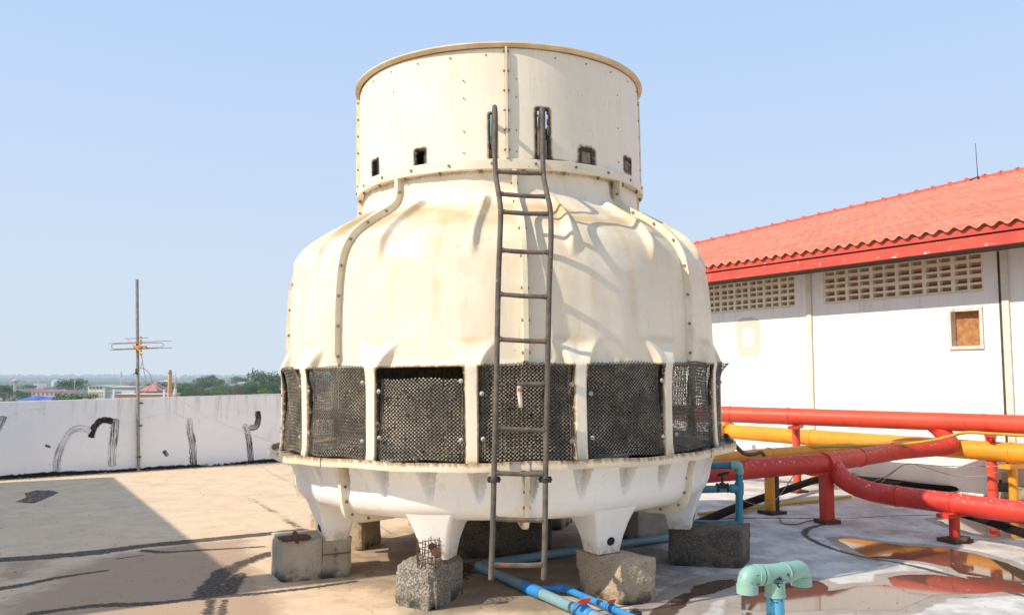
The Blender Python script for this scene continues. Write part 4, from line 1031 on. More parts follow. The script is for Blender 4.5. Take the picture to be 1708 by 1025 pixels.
# yellow conduit, over the pipes
mb = MB(); cpts = [ay(1330, 745, 10.9), ay(1480, 742, 11.0), ay(1548, 735, 11.0), ay(1580, 728, 10.9), ay(1612, 721, 10.5), ay(1650, 722.5, 10.0), ay(1708, 726, 9.3), ay(1790, 731, 8.5)]
mb.tube(smoothpts(cpts), .019, 8); tag(mb.build('yellow_conduit', M_YELLOW), 'thin yellow conduit crossing over the orange pipe beneath the upper red pipe', 'conduit')
mb = MB(); mb.tube(smoothpts([az(1165, 857, .03), az(1230, 849, .03), az(1300, 840, .03), az(1370, 833, .03), az(1418, 827, .03)]), .022, 8)
tag(mb.build('yellow_floor_conduit', M_YELLOW), 'thin yellow conduit lying on the deck behind the red support post', 'conduit')
# black lagged hoses
mb = MB(); pts = [az(1120, 888, .06), az(1175, 868, .08), az(1235, 844, .10), az(1300, 822, .18), az(1366, 803, .22), az(1420, 797, .12), WP(3.6, .09, .28), WP(2.6, .08, .28), az(1560, 812, .08), az(1640, 814, .1), WP(.2, .12, .3)]
mb.tube(smoothpts([az(1120, 890, .06), az(1175, 868, .08), az(1235, 843, .09), az(1300, 820, .12), az(1372, 797, .15), az(1425, 793, .08)]), .050, 12)
tag(mb.build('black_hose', M_HOSE), 'thick black lagged hose slanting across the deck beside the right leg', 'hose')
mb = MB(); mb.tube(smoothpts([az(1418, 796, .10), az(1480, 802, .07), az(1540, 810, .07), az(1600, 815, .07), az(1640, 814, .09), az(1652, 809, .13), az(1668, 811, .15)]), .040, 10)
tag(mb.build('black_hose', M_HOSE), 'black hose lying along the foot of the white building wall', 'hose')
mb = MB(); mb.tube(smoothpts([az(1566, 846, .1), az(1640, 866, .16), az(1700, 886, .2), az(1770, 905, .2)]), .045, 10)
tag(mb.build('black_hose', M_HOSE), 'black pipe emerging from under the front red pipe at the right edge', 'hose')
mb = MB(); mb.tube(smoothpts([P(88, 2.1, 1.13), ay(1240, 755, 9.2), ay(1258, 757, 9.6), ay(1268, 754, 9.9), ay(1274, 758, 10.1)]), .022, 8)
tag(mb.build('grey_hose', M_GAP), 'short dark hose end sticking out over the basin rim on the right', 'hose')
# concrete plinth with valve at right edge
k0 = az(1672, 838); k1 = az(1720, 842)
block('concrete_plinth', [k0, k1, k1+wv*.0+Vector((.2, .35, 0)), k0+Vector((.15, .35, 0))], .42, M_CON, 'grey concrete plinth by the white wall at the right edge', 41, .006, 12, group=None)
mb = MB(); c_ = ay(1672, 812, k0.y-.05); mb.tube([c_+Vector((-.12, 0, 0)), c_+Vector((.1, 0, 0))], .06, 14); mb.tube([c_+Vector((-.02, 0, 0)), c_+Vector((-.02, 0, .1))], .02, 8); mb.tube([c_+Vector((-.16, 0, 0)), c_+Vector((-.12, 0, 0))], .075, 14)
tag(mb.build('pipe_fitting', M_IRON), 'dark iron pipe fitting against the concrete plinth', 'pipe fitting')
# loose wires
for pts, lab in (([(1225, 822, 9.6), (1245, 836, 9.5), (1275, 842, 9.4), (1298, 828, 9.5), (1324, 792, 9.9)], 'thin loose wire looping down beside the black and yellow post'),
                 ([(1455, 803, 11), (1480, 792, 10.9), (1512, 773, 10.8), (1540, 778, 11), (1590, 792, 11.2), (1640, 793, 11), (1665, 786, 10.8)], 'thin pale wire sagging from the red pipe elbow to the right'),
                 ([(1468, 806, 11.2), (1495, 783, 11.0), (1517, 773, 10.9), (1580, 777, 11.2), (1668, 777, 10.9)], 'thin straight pale wire strung below the orange pipe')):
    mb = MB(); mb.tube(smoothpts([ay(*p) for p in pts]), .0055, 5); tag(mb.build('loose_wire', M_WIRE), lab, 'wire')
mb = MB(); mb.tube(smoothpts([az(x, y, .015) for x, y in ((1300, 862), (1305, 872), (1325, 874), (1345, 869), (1360, 866))]), .006, 5); tag(mb.build('loose_wire', M_IRON), 'short dark wire lying on the deck left of the red post', 'wire')
# ---- blue green riser with gate valve
Yr = 8.7; rb = ay(1233, 874, Yr)
tr = empty('teal_riser_pipe', (rb.x, rb.y, rb.z-.04), 'blue green plastic riser pipe with black gate valve right of the basin', 'pipe')
def R_(x, y, dy=0): return ay(x, y, Yr+dy)
mb = MB(); mb.tube(rnd_path([R_(1150, 777, .15), R_(1233, 775), R_(1233, 874), R_(1150, 872, .1)], .09, 8), .037, 16); mb.build('pipe', M_TEALD, tr)
mb = MB(); mb.tube(rnd_path([R_(1218, 776), R_(1233, 775), R_(1233, 790)], .08, 8), .046, 16); mb.build('elbow', M_TEAL, tr)
mb = MB(); mb.tube([R_(1233, 804), R_(1233, 824)], .046, 16); mb.tube([R_(1233, 814), R_(1218, 814)], .046, 16); mb.build('tee', M_TEALD, tr)
mb = MB(); mb.tube([R_(1233, 814), R_(1150, 816)], .037, 16); mb.build('side_pipe', M_TEALD, tr)
mb = MB(); mb.tube(rnd_path([R_(1233, 860), R_(1233, 874), R_(1218, 875)], .08, 8), .046, 16); mb.build('elbow', M_TEALD, tr)
mb = MB(); mb.tube([R_(1233, 828), R_(1233, 858)], .0385, 16); mb.build('sleeve', M_TEALD, tr)
gv = MB(); c_ = R_(1205, 813); gv.tube([c_+Vector((-.06, 0, 0)), c_+Vector((-.05, 0, 0)), c_+Vector((-.03, 0, 0)), c_+Vector((.03, 0, 0)), c_+Vector((.05, 0, 0)), c_+Vector((.06, 0, 0))], [.05, .05, .038, .038, .05, .05], 12)
gv.tube([c_, c_+Vector((0, 0, .05)), c_+Vector((0, 0, .055)), c_+Vector((0, 0, .14))], [.036, .03, .012, .010], 10)
gv.tube([c_+Vector((.06*math.cos(a)+.01, .06*math.sin(a), .14+.015*math.cos(a))) for a in np.linspace(0, 2*PI, 17)], .008, 6)
for k in range(4): a = k*PI/2+.5; gv.tube([c_+Vector((.01, 0, .14)), c_+Vector((.06*math.cos(a)+.01, .06*math.sin(a), .14))], .006, 5)
gv.build('gate_valve', M_IRON, tr)

# ================================================================== VENT PIPE IN FRONT
Yv = 4.75
vp = empty('vent_pipe', (ay(1292, 980, Yv).x, Yv, 0), 'faded green plastic vent pipe with two downturned elbows on a chipped blue riser', 'vent pipe')
tc = ay(1292, 958, Yv); r_ = .0525
mb = MB(); mb.tube([(tc.x, tc.y, 0), (tc.x, tc.y, tc.z-.05)], .049, 24); mb.build('riser', M_BLUECHIP, vp)
ld = ay(1246, 958, Yv-.06); rd_ = ay(1336, 948, Yv+.18)
dl = (ld-tc).normalized(); dr = (rd_-tc).normalized()
mb = MB(); mb.tube([tc+Vector((0, 0, -.115)), tc+Vector((0, 0, -.03))], .0545, 24); mb.tube([tc+dl*.085, tc+dr*.10], .0545, 24); mb.tube([tc+Vector((0, 0, -.115)), tc+Vector((0, 0, -.10))], .058, 24)
mb.tube([tc+dl*.07, tc+dl*.087], .058, 24); mb.tube([tc+dr*.085, tc+dr*.105], .058, 24); mb.build('tee', M_TEAL, vp)
for e_, dd, zb_ in ((ld, dl, 987), (rd_, dr, 974)):
    dn = ay(854, zb_, e_.y).z; mb = MB(); path = rnd_path([tc+dd*.095, e_, Vector((e_.x, e_.y, dn))], .085, 10); mb.tube(path, r_, 24)
    mb.tube([Vector((e_.x, e_.y, dn-.004)), Vector((e_.x, e_.y, dn+.045))], .0585, 24); mb.tube([path[0], path[0]-( -dd)*.03], .058, 24); mb.mat(1); mb.disc((e_.x, e_.y, dn-.006), (0, 0, -1), .047, .001, 20)
    mb.build('elbow', [M_TEAL, M_DARK], vp)

# ================================================================== BLUE PIPES ON THE DECK
m0, m1 = az(800, 944, .05), az(1010, 1036, .05)
bp = empty('blue_drain_pipe', (m0.x, m0.y, 0), 'blue plastic pipe running from under the tower towards the viewer with a red valve', 'pipe')
def on(t): return m0.lerp(m1, t)
mb = MB(); mb.tube([m0, m1+(m1-m0)*.3], .041, 18); mb.build('pipe', M_PALEBLUE, bp)
mb = MB(); mb.tube([on(.42), on(.56)], .0455, 20); mb.build('sleeve', M_BLUEPIPE, bp)
mb = MB(); mb.tube([m0-(m1-m0).normalized()*.01, m0+(m1-m0).normalized()*.05], .046, 18); mb.build('cap', M_PALEBLUE, bp)
def valve(par_, c, d, r):
    d = Vector(d).normalized(); t = Vector((-d.y, d.x, 0)); m_ = MB(); c = Vector(c)
    m_.tube([c-d*r*2.6, c-d*r*1.8, c-d*r*1.7, c-d*r*1.0, c, c+d*r, c+d*r*1.7, c+d*r*1.8, c+d*r*2.6], [r*1.25, r*1.25, r*1.0, r*1.3, r*1.5, r*1.3, r*1.0, r*1.25, r*1.25], 18)
    m_.tube([c, c+Vector((0, 0, r*1.9))], r*.55, 12); o = m_.build('valve_body', M_BLUEPIPE, par_)
    m_ = MB(); z = Vector((0, 0, r*2.1)); m_.box(c+z, (r*3.8, r*.9, r*.5), math.atan2(t.y, t.x)+.5, bev=r*.12); m_.box(c+z, (r*1.5, r*1.5, r*.6), .3, bev=r*.12)
    m_.build('valve_handle', M_VALVE, par_)
valve(bp, on(.865), m1-m0, .038)
n0, n1, n2, n3 = az(905, 981, .05), az(942, 980, .05), az(1035, 1020, .05), az(1075, 1037, .05)
b2 = empty('blue_branch_pipe', (n1.x, n1.y, 0), 'thin bright blue pipe with small red valve beside the larger blue pipe', 'pipe')
mb = MB(); mb.tube(rnd_path([n0, n1, n2, n3, n3+(n3-n2)], .06), .024, 14); mb.build('pipe', M_BLUEPIPE, b2); valve(b2, n1.lerp(n2, .86), n2-n1, .024)
mb = MB(); mb.tube(rnd_path([n0+(n1-n0)*.6, n1, n1.lerp(n2, .12)], .06), .029, 14); mb.build('elbow', M_BLUEPIPE, b2)
mb = MB(); mb.tube([az(806, 940, .045), az(1125, 894, .045), az(1180, 884, .045)], .040, 16); tag(mb.build('pale_blue_pipe', M_PALEBLUE), 'pale blue pipe lying across the deck under the basin', 'pipe')
st = az(1060, 1021, .03); mb = MB(); mb.tube([Vector((st.x, st.y, 0)), Vector((st.x, st.y, .035))], .045, 12); mb.tube([Vector((st.x, st.y, .03)), Vector((st.x, st.y, .055))], .022, 6); tag(mb.build('bolt_stub', M_IRON), 'dark bolt stub on the deck near the tan concrete block', 'bolt')

# ================================================================== ROOF DECK
xs = np.arange(-9.2, 9.3, .026)
ys = [5.0]
while ys[-1] < 21.5: ys.append(ys[-1]*(1+.0044))
ys = np.array(ys); X, Y = np.meshgrid(xs, ys)
def polysd(pts):       # signed distance, positive inside, world metres
    P_ = [az(x, y) for x, y in pts]; d = np.full(X.shape, 1e9); inside = np.zeros(X.shape, bool)
    for a, b in zip(P_, P_[1:]+P_[:1]):
        ex_, ey_ = b.x-a.x, b.y-a.y; t = np.clip(((X-a.x)*ex_+(Y-a.y)*ey_)/(ex_*ex_+ey_*ey_+1e-12), 0, 1)
        d = np.minimum(d, np.hypot(X-a.x-ex_*t, Y-a.y-ey_*t)); cnd = ((a.y > Y) != (b.y > Y)) & (X < (b.x-a.x)*(Y-a.y)/((b.y-a.y) if b.y != a.y else 1e-9)+a.x); inside ^= cnd
    return np.where(inside, d, -d)
def line(pts, w0, w1=None, power=2):
    P_ = smoothpts([az(x, y) for x, y in pts], 4); v = np.zeros(X.shape); n_ = len(P_)
    for i, (a, b) in enumerate(zip(P_, P_[1:])):
        w_ = w0+((w1 if w1 is not None else w0)-w0)*i/n_; ex_, ey_ = b.x-a.x, b.y-a.y; t = np.clip(((X-a.x)*ex_+(Y-a.y)*ey_)/(ex_*ex_+ey_*ey_+1e-12), 0, 1)
        d = np.hypot(X-a.x-ex_*t, Y-a.y-ey_*t); v = np.maximum(v, np.exp(-(d/w_)**power))
    return v
puddles = [
 [(1395, 898), (1420, 897), (1465, 903), (1510, 909), (1570, 912), (1625, 922), (1680, 938), (1712, 952), (1712, 972), (1690, 972), (1640, 962), (1600, 955), (1585, 945), (1540, 936), (1500, 932), (1450, 930), (1425, 917)],
 [(1480, 962), (1510, 957), (1560, 957), (1610, 963), (1650, 972), (1680, 984), (1640, 989), (1590, 990), (1550, 992), (1510, 986), (1488, 975)],
 [(1238, 980), (1265, 975), (1330, 967), (1365, 968), (1385, 978), (1380, 985), (1440, 976), (1480, 974), (1520, 990), (1560, 993), (1530, 1004), (1500, 1018), (1400, 1016), (1300, 1020), (1235, 1016)],
 [(1560, 866), (1600, 862), (1660, 866), (1712, 872), (1712, 898), (1660, 895), (1620, 888), (1590, 878)],
 [(1610, 960), (1650, 963), (1712, 975), (1712, 990), (1680, 984), (1640, 975)],
 [(1150, 975), (1190, 964), (1232, 962), (1240, 975), (1200, 990), (1160, 1000), (1140, 1030), (1230, 1035), (1240, 1010), (1262, 1000), (1262, 1045), (1060, 1045), (1080, 1015)],
]
wet = np.zeros(X.shape); damp = np.zeros(X.shape)
for i, p in enumerate(puddles):
    sd_ = polysd(p); wet = np.maximum(wet, sst(-.10, .10, sd_)*(.62 if i == 5 else 1)); damp = np.maximum(damp, sst(-.26, .02, sd_))
tar_shade = np.zeros(X.shape)
for pts, w0, w1, amp in (
    ([(-40, 936), (60, 929), (150, 921), (230, 911), (300, 904), (350, 899), (450, 889), (500, 884)], .13, .12, 1.0),
    ([(-40, 988), (40, 974), (100, 962), (175, 951)], .075, .045, .85), ([(240, 917), (275, 920), (330, 917), (440, 911)], .06, .035, .85), ([(195, 931), (240, 925)], .02, .02, .7),
    ([(60, 1022), (150, 1010), (250, 1006), (345, 996), (450, 987), (520, 979), (590, 969)], .075, .05, .8),  # this line paints the edge of the cast shadow along with tar
    ([(405, 826), (422, 833), (445, 846), (478, 866), (500, 880)], .09, .08, .42), ([(410, 826), (440, 823)], .02, .02, .6),
    ([(455, 921), (415, 934), (385, 948), (365, 962)], .10, .13, .80), ([(375, 950), (355, 972), (345, 992)], .11, .10, .95), ([(400, 958), (385, 975), (380, 992)], .09, .08, .9), ([(352, 1000), (345, 1030)], .06, .06, .62), ([(375, 1000), (368, 1030)], .05, .05, .58),
    ([(1375, 874), (1350, 880), (1342, 890), (1358, 902), (1400, 918), (1450, 930), (1500, 938), (1560, 952), (1620, 968), (1712, 994)], .05, .045, .78),
    ([(1180, 866), (1260, 863), (1400, 864), (1480, 860), (1560, 858), (1600, 858)], .04, .03, .7), ([(1290, 1018), (1360, 1015), (1440, 1012)], .02, .02, .7),
    ([(1150, 800), (1300, 800)], .02, .02, .2), ([(628, 1002), (640, 996), (655, 990)], .01, .01, .0)):
    tar_shade = np.maximum(tar_shade, amp*line(pts, w0, w1))
# tar and dirt at the foot of the two walls
dp = (X-PA.x)*pn.x+(Y-PA.y)*pn.y; tar_shade = np.maximum(tar_shade, 1.0*np.exp(-(dp/.10)**2)); dw = (X-W0.x)*wn.x+(Y-W0.y)*wn.y; tar_shade = np.maximum(tar_shade, .62*np.exp(-(dw/.09)**2))
grav = sst(-.07, .05, polysd([(28, 836), (45, 829), (42, 822), (60, 817), (85, 817), (97, 821), (80, 829), (55, 839)]))
brown = np.maximum(sst(-.45, .35, polysd([(75, 985), (110, 955), (170, 930), (330, 905), (410, 900), (420, 950), (440, 990), (480, 1060), (0, 1060), (0, 1010)])), .7*sst(-.3, .2, polysd([(0, 935), (80, 930), (60, 960), (0, 970)])))
pale = sst(-.6, 1.6, X+.1*(Y-8))
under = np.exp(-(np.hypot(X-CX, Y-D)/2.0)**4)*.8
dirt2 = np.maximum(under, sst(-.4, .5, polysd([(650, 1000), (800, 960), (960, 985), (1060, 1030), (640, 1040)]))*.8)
ok = (dp > -.12) & (dw > -.12)
mb = MB(); nx_ = len(xs); mb.v = np.stack([X, Y, np.zeros_like(X)], -1).reshape(-1, 3).tolist(); okc = ok[:-1, :-1]
# keep cells in front of the walls, and only where this viewpoint's surroundings need the fine sheet
J, I_ = np.nonzero(okc[:, :nx_-1]); a_ = (J*nx_+I_)
mb.f = np.stack([a_, a_+1, a_+1+nx_, a_+nx_], 1).tolist(); mb.mi = [0]*len(mb.f); mb.sm = [False]*len(mb.f); n0_ = len(mb.v)
def flat(x0, y0, x1, y1): mb.add([(x0, y0, 0), (x1, y0, 0), (x1, y1, 0), (x0, y1, 0)], [(0, 1, 2, 3)])
flat(-14, -8, 14, 5.0); flat(-14, 5.0, xs[0], 12.0); flat(xs[-1], 5.0, 14, 9)
exn = len(mb.v)-n0_
def ap_(a, v): return np.append(a.ravel(), [v]*exn)
def deck_mat():
    M = NT('weathered roof screed')
    n1 = M.noise(.55, 6, .6); n2 = M.noise(3.2, 7, .65); n3 = M.noise(38, 5, .7); pl = M.attr('pale')
    tanc = M.mix(M.ramp(n2, .3, .7), (.74, .56, .385), (.63, .465, .31)); gry = M.mix(M.ramp(n2, .3, .7), (.66, .635, .60), (.55, .53, .50))
    gry = M.mix(M.ramp(M.noise(1.6, 8, .72), .42, .62), gry, (.40, .385, .37)); f = M.ramp(M.math('ADD', pl, M.math('MULTIPLY', M.math('SUBTRACT', n1, .5), .7)), .3, .75); col = M.mix(f, tanc, gry)
    col = M.mix(M.math('MULTIPLY', M.ramp(n1, .5, .68), .4), col, (.48, .40, .33))
    sm_ = M.noise(1.2, 6, .7, M.coord((1, 5, 1))); col = M.mix(M.math('MULTIPLY', M.ramp(sm_, .52, .72), .30), col, (.72, .66, .58))
    br = M.math('ADD', M.attr('brown'), M.math('MULTIPLY', M.math('SUBTRACT', n2, .5), .8)); col = M.mix(M.math('MULTIPLY', M.ramp(br, .25, .75), .88), col, M.mix(n3, (.36, .235, .155), (.46, .32, .22)))
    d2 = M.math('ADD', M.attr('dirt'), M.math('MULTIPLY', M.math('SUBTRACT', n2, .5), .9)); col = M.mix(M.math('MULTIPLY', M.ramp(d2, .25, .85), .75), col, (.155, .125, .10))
    dm_ = M.math('ADD', M.attr('damp'), M.math('MULTIPLY', M.math('SUBTRACT', M.noise(5, 6, .65), .5), .9)); dmf = M.ramp(dm_, .42, .60); col = M.mix(M.math('MULTIPLY', dmf, .62), col, (.24, .175, .125))
    cr = M.n('ShaderNodeTexVoronoi', feature='DISTANCE_TO_EDGE'); cr.inputs['Scale'].default_value = .75; dv = M.n('ShaderNodeVectorMath', operation='ADD')
    nv = M.n('ShaderNodeTexNoise'); nv.inputs['Scale'].default_value = 2.2; nv.inputs['Detail'].default_value = 8; M.l(M.coord(), nv.inputs['Vector']); sv = M.n('ShaderNodeVectorMath', operation='SCALE'); sv.inputs['Scale'].default_value = .55
    M.l(nv.outputs['Color'], sv.inputs[0]); M.l(M.coord(), dv.inputs[0]); M.l(sv.outputs[0], dv.inputs[1]); M.l(dv.outputs[0], cr.inputs['Vector'])
    col = M.mix(M.math('MULTIPLY', M.ramp(cr.outputs['Distance'], .006, .0015), M.ramp(M.noise(.8, 4), .46, .64, 0., .55)), col, (.20, .16, .12))
    blot = M.noise(7, 8, .78); col = M.mix(M.math('MULTIPLY', M.ramp(blot, .54, .74), .26), col, (.34, .27, .20)); col = M.mix(M.math('MULTIPLY', M.ramp(blot, .42, .28), .35), col, (.70, .63, .54))
    # fine streaked grit
    gt = M.noise(95, 4, .8); col = M.mix(M.math('MULTIPLY', M.ramp(gt, .58, .70), .5), col, (.20, .16, .12)); col = M.mix(M.math('MULTIPLY', M.ramp(gt, .36, .28), .4), col, (.78, .72, .64))
    vv = M.voro(2.6); spk = M.math('MULTIPLY', M.ramp(vv, .06, .04), M.ramp(M.noise(2.0, 2), .42, .48)); col = M.mix(spk, col, (.09, .07, .055)); v3 = M.voro(11); col = M.mix(M.math('MULTIPLY', M.ramp(v3, .10, .05), M.ramp(M.noise(1.1, 3), .46, .54)), col, (.16, .12, .09))
    vw = M.voro(6.5); spw_ = M.math('MULTIPLY', M.ramp(vw, .05, .03), M.ramp(M.noise(1.3, 2), .5, .55)); col = M.mix(spw_, col, (.68, .64, .6))
    gvl = M.math('ADD', M.attr('gravel'), M.math('MULTIPLY', M.math('SUBTRACT', M.noise(8, 5), .5), .7)); vg = M.voro(26); col = M.mix(M.ramp(gvl, .45, .55), col, M.mix(M.ramp(vg, .15, .5), (.46, .32, .22), (.09, .065, .05)))
    tn_ = M.noise(13, 7, .78, M.coord((1, 1.6, 1))); ta = M.math('ADD', M.attr('tar'), M.math('MULTIPLY', M.math('SUBTRACT', tn_, .5), 1.25)); ta = M.math('ADD', ta, M.math('MULTIPLY', M.math('SUBTRACT', M.noise(1.8, 5, .7), .55), 1.0)); tf = M.math('MULTIPLY', M.ramp(ta, .28, .52), M.ramp(M.attr('tar'), .02, .12))
    tcl = M.mix(M.ramp(M.noise(30, 5, .8), .45, .62), (.030, .027, .026), (.15, .11, .08)); col = M.mix(M.math('MULTIPLY', tf, .93), col, tcl)
    wn_ = M.math('ADD', M.attr('wet'), M.math('MULTIPLY', M.math('SUBTRACT', M.noise(4.5, 7, .62), .5), .55)); wf = M.ramp(wn_, .485, .55)
    col = M.mix(wf, col, M.mix(M.noise(2.5, 4), (.085, .05, .032), (.14, .095, .065)))
    sheen = M.noise(2.4, 4); ro = M.mix(wf, (.88, .88, .88), (.045, .045, .045)); ro = M.mix(M.math('MULTIPLY', dmf, M.math('SUBTRACT', 1.0, wf)), ro, (.62, .62, .62))
    M.color(col); M.l(ro, M.p.inputs['Roughness']); M.p.inputs['IOR'].default_value = 1.40
    M.l(M.mix(wf, (.4, .4, .4), (1., 1., 1.)), M.p.inputs['Specular IOR Level'])
    hgt = M.math('ADD', M.math('MULTIPLY', M.noise(28, 7, .7), .8), M.math('MULTIPLY', gt, .4)); hgt = M.math('MULTIPLY', hgt, M.math('SUBTRACT', 1.0, wf)); M.bump(hgt, .55, .012); return M.m
deck = tag(mb.build('roof_deck', deck_mat(), org=(0, 0, 0), attrs={'pale': ap_(pale, .5), 'brown': ap_(brown, .3), 'wet': ap_(wet, 0), 'damp': ap_(damp, 0), 'tar': ap_(tar_shade, 0), 'gravel': ap_(grav, 0), 'dirt': ap_(dirt2, 0)}), kind='structure')
# crumbs of mortar and grit along the walls and on the deck (nobody could count them)
mb = MB()
def crumb(x, y, r):
    vs = [(x+r*random.uniform(.6, 1)*a, y+r*random.uniform(.6, 1)*b, max(0.0, r*.5+r*.5*c*random.uniform(.5, 1))) for a, b, c in ((1, 0, 0), (0, 1, 0), (-1, 0, 0), (0, -1, 0), (0, 0, 1))]
    mb.add(vs, [(0, 1, 4), (1, 2, 4), (2, 3, 4), (3, 0, 4)])
for _ in range(900):
    s_ = random.uniform(0, 8); q = PA+pu*s_+pn*abs(random.gauss(.12, .12)); mb.mat(random.choice((0, 0, 1, 2))); crumb(q.x, q.y, random.uniform(.006, .022))
for _ in range(1500):
    y_ = 5.4*math.exp(random.random()*1.05); x_ = random.uniform(-.66, .66)*y_; mb.mat(random.choice((0, 1, 1, 2)))
    if (x_-PA.x)*pn.x+(y_-PA.y)*pn.y > .1 and (x_-W0.x)*wn.x+(y_-W0.y)*wn.y > .1: crumb(x_, y_, random.uniform(.003, .010))
for _ in range(260):
    q = az(random.gauss(775, 14), random.gauss(950, 8)); mb.mat(1); crumb(q.x, q.y, random.uniform(.006, .02))
tag(mb.build('grit', [M_CON_TAN, M_IRON, M_WASHER], org=(0, 0, 0)), 'crumbs of mortar and grit scattered over the roof deck', 'grit', kind='stuff')

# ================================================================== THE PLAIN BEYOND
GZ = -14.0
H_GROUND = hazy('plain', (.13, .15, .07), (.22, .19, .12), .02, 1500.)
mb = MB(); 
rings = [0, 60, 150, 300, 600, 1200, 2500, 5000, 9000, 14000]; m = 64; vs = []; fs = []
for r in rings:
    for k in range(m): a = 2*PI*k/m; vs.append((r*math.cos(a), r*math.sin(a), GZ))
for i in range(len(rings)-1):
    for k in range(m): k2 = (k+1) % m; fs.append((i*m+k, (i+1)*m+k, (i+1)*m+k2, i*m+k2))
mb.add(vs, fs); tag(mb.build('ground', H_GROUND, org=(0, 0, GZ)), kind='structure')
# trees
def tree_proto(name, seed, leafmat, trunkmat, flat_=False, n=2600):
    rs = random.Random(seed); root = empty(name, (0, 0, 0))
    mb = MB(); mb.tube([(0, 0, 0), (.02, .01, .2), (.0, .0, .42)], [.035, .028, .02], 7)
    for k in range(5):
        a = k*1.3+seed; mb.tube([(0, 0, .25+.03*k), (.12*math.cos(a), .12*math.sin(a), .42+.03*k), (.26*math.cos(a), .26*math.sin(a), .6)], [.016, .011, .005], 5)
    mb.build('trunk', trunkmat, root)
    mb = MB(); cl = []
    for k in range(26 if not flat_ else 22):
        a = rs.uniform(0, 2*PI); rr_ = .36*math.sqrt(rs.random()); z = (.40+.42*rs.random()**.8) if not flat_ else (.62+.22*rs.random()-.5*rr_*rr_)
        if not flat_: rr_ *= math.sqrt(max(.12, 1-((z-.55)/.42)**2))
        cl.append((Vector((rr_*math.cos(a), rr_*math.sin(a), z)), rs.uniform(.09, .17)*(1 if not flat_ else .8)))
    for c, r in cl:
        tone = rs.random()
        for _ in range(n//len(cl)):
            d = Vector((rs.gauss(0, 1), rs.gauss(0, 1), rs.gauss(0, .8 if not flat_ else .45))).normalized()*r*rs.random()**.35; p = c+d
            s = rs.uniform(.010, .024); u_ = Vector((rs.gauss(0, 1), rs.gauss(0, 1), rs.gauss(0, .6))).normalized(); v_ = u_.cross(Vector((rs.gauss(0, 1), rs.gauss(0, 1), rs.gauss(0, 1)))).normalized()
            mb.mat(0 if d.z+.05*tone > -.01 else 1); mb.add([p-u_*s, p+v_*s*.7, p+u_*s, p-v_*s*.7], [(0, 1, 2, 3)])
    mb.build('crown', leafmat, root); return root
KT = 4200.
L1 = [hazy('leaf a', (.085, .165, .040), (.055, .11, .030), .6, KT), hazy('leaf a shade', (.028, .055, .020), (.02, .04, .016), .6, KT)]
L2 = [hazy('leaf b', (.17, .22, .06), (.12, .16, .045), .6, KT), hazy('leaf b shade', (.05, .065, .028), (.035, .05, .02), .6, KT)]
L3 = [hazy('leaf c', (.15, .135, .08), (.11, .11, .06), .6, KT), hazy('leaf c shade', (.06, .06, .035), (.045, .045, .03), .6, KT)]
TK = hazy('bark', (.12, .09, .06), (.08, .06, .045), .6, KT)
protos = {'green': tree_proto('round_tree', 3, L1, TK), 'light': tree_proto('round_tree', 5, L2, TK), 'dry': tree_proto('round_tree', 8, L3, TK), 'flat': tree_proto('spreading_tree', 11, L2, TK, True)}
used = set()
def place_tree(kind, px, topy, wpx, dist, label=None, group=None, hmin=7):
    top = ay(px, topy, dist); h_ = max(top.z-GZ, 3); src = protos[kind]
    o = src if kind not in used else copy_tree(src); used.add(kind)
    o.location = (top.x, dist, GZ); sc = wpx/1400*dist/.86; o.scale = (sc, sc, h_/.93); o.rotation_euler = (0, 0, random.uniform(0, 6.28))
    tag(o, label or 'far tree among the hazy town trees on the plain', 'tree', group or 'trees on the plain')
place_tree('flat', 128, 651, 86, 250, 'wide low olive tree just beyond the parapet beside the blue roofs', 'x'); protos['flat']['group'] = 'trees on the plain'
place_tree('green', 124, 629, 52, 480, 'big rounded tree behind the low olive tree, left of the cream building')
for (kd, px, ty, wp, ds, lb) in (
    ('green', 8, 641, 46, 420, 'dark green tree at the left edge beside the water tower'), ('green', 36, 650, 30, 400, 'small tree between the water tower and the pink building'), ('light', 18, 662, 40, 300, 'olive bush top at the left edge behind the parapet'),
    ('light', 42, 655, 26, 330, 'pale green tree before the pink building'), ('green', 88, 645, 26, 620, 'pale far tree behind the pink building roof'), ('green', 205, 641, 40, 600, 'green tree behind the cream building and phone mast'), ('green', 226, 640, 30, 560, 'green tree behind the aerial mast'),
    ('green', 268, 634, 46, 420, 'green tree left of the orange column'), ('green', 305, 641, 46, 380, 'green tree just right of the gilded spire'), ('light', 322, 642, 40, 380, 'light green tree in the row right of the spire'),
    ('green', 337, 629, 40, 520, 'tall dark tree rising over the row right of the spire'), ('green', 352, 623, 36, 700, 'hazy tree top behind the tall dark tree'), ('green', 320, 656, 30, 300, 'small dark tree close behind the parapet'),
    ('dry', 350, 645, 42, 380, 'dry brownish tree in the middle of the row'), ('light', 372, 640, 44, 390, 'light green tree beside the dry one'), ('dry', 393, 642, 44, 380, 'dry grey green tree left of the large round tree'), ('green', 367, 631, 30, 620, 'hazy green tree above the dry one'),
    ('green', 398, 626, 36, 760, 'hazy far tree below the thin chimney'), ('dry', 410, 643, 36, 380, 'second dry tree left of the large round tree'), ('green', 436, 615, 58, 430, 'large round tree topping the row by the tower'), ('green', 424, 636, 44, 360, 'bright green tree in front of the large round tree'),
    ('green', 452, 634, 40, 350, 'green tree close to the left edge of the cooling tower'), ('green', 474, 621, 34, 520, 'tree half hidden behind the cooling tower'), ('dry', 468, 640, 40, 370, 'dry tree at the edge of the cooling tower'), ('dry', 335, 649, 38, 350, 'low dry tree behind the parapet'), ('light', 445, 652, 36, 320, 'low light green tree behind the parapet'), ('dry', 380, 654, 46, 320, 'low brownish tree top along the parapet')):
    place_tree(kd, px, ty, wp, ds, lb)
rt = random.Random(12); _n = 0
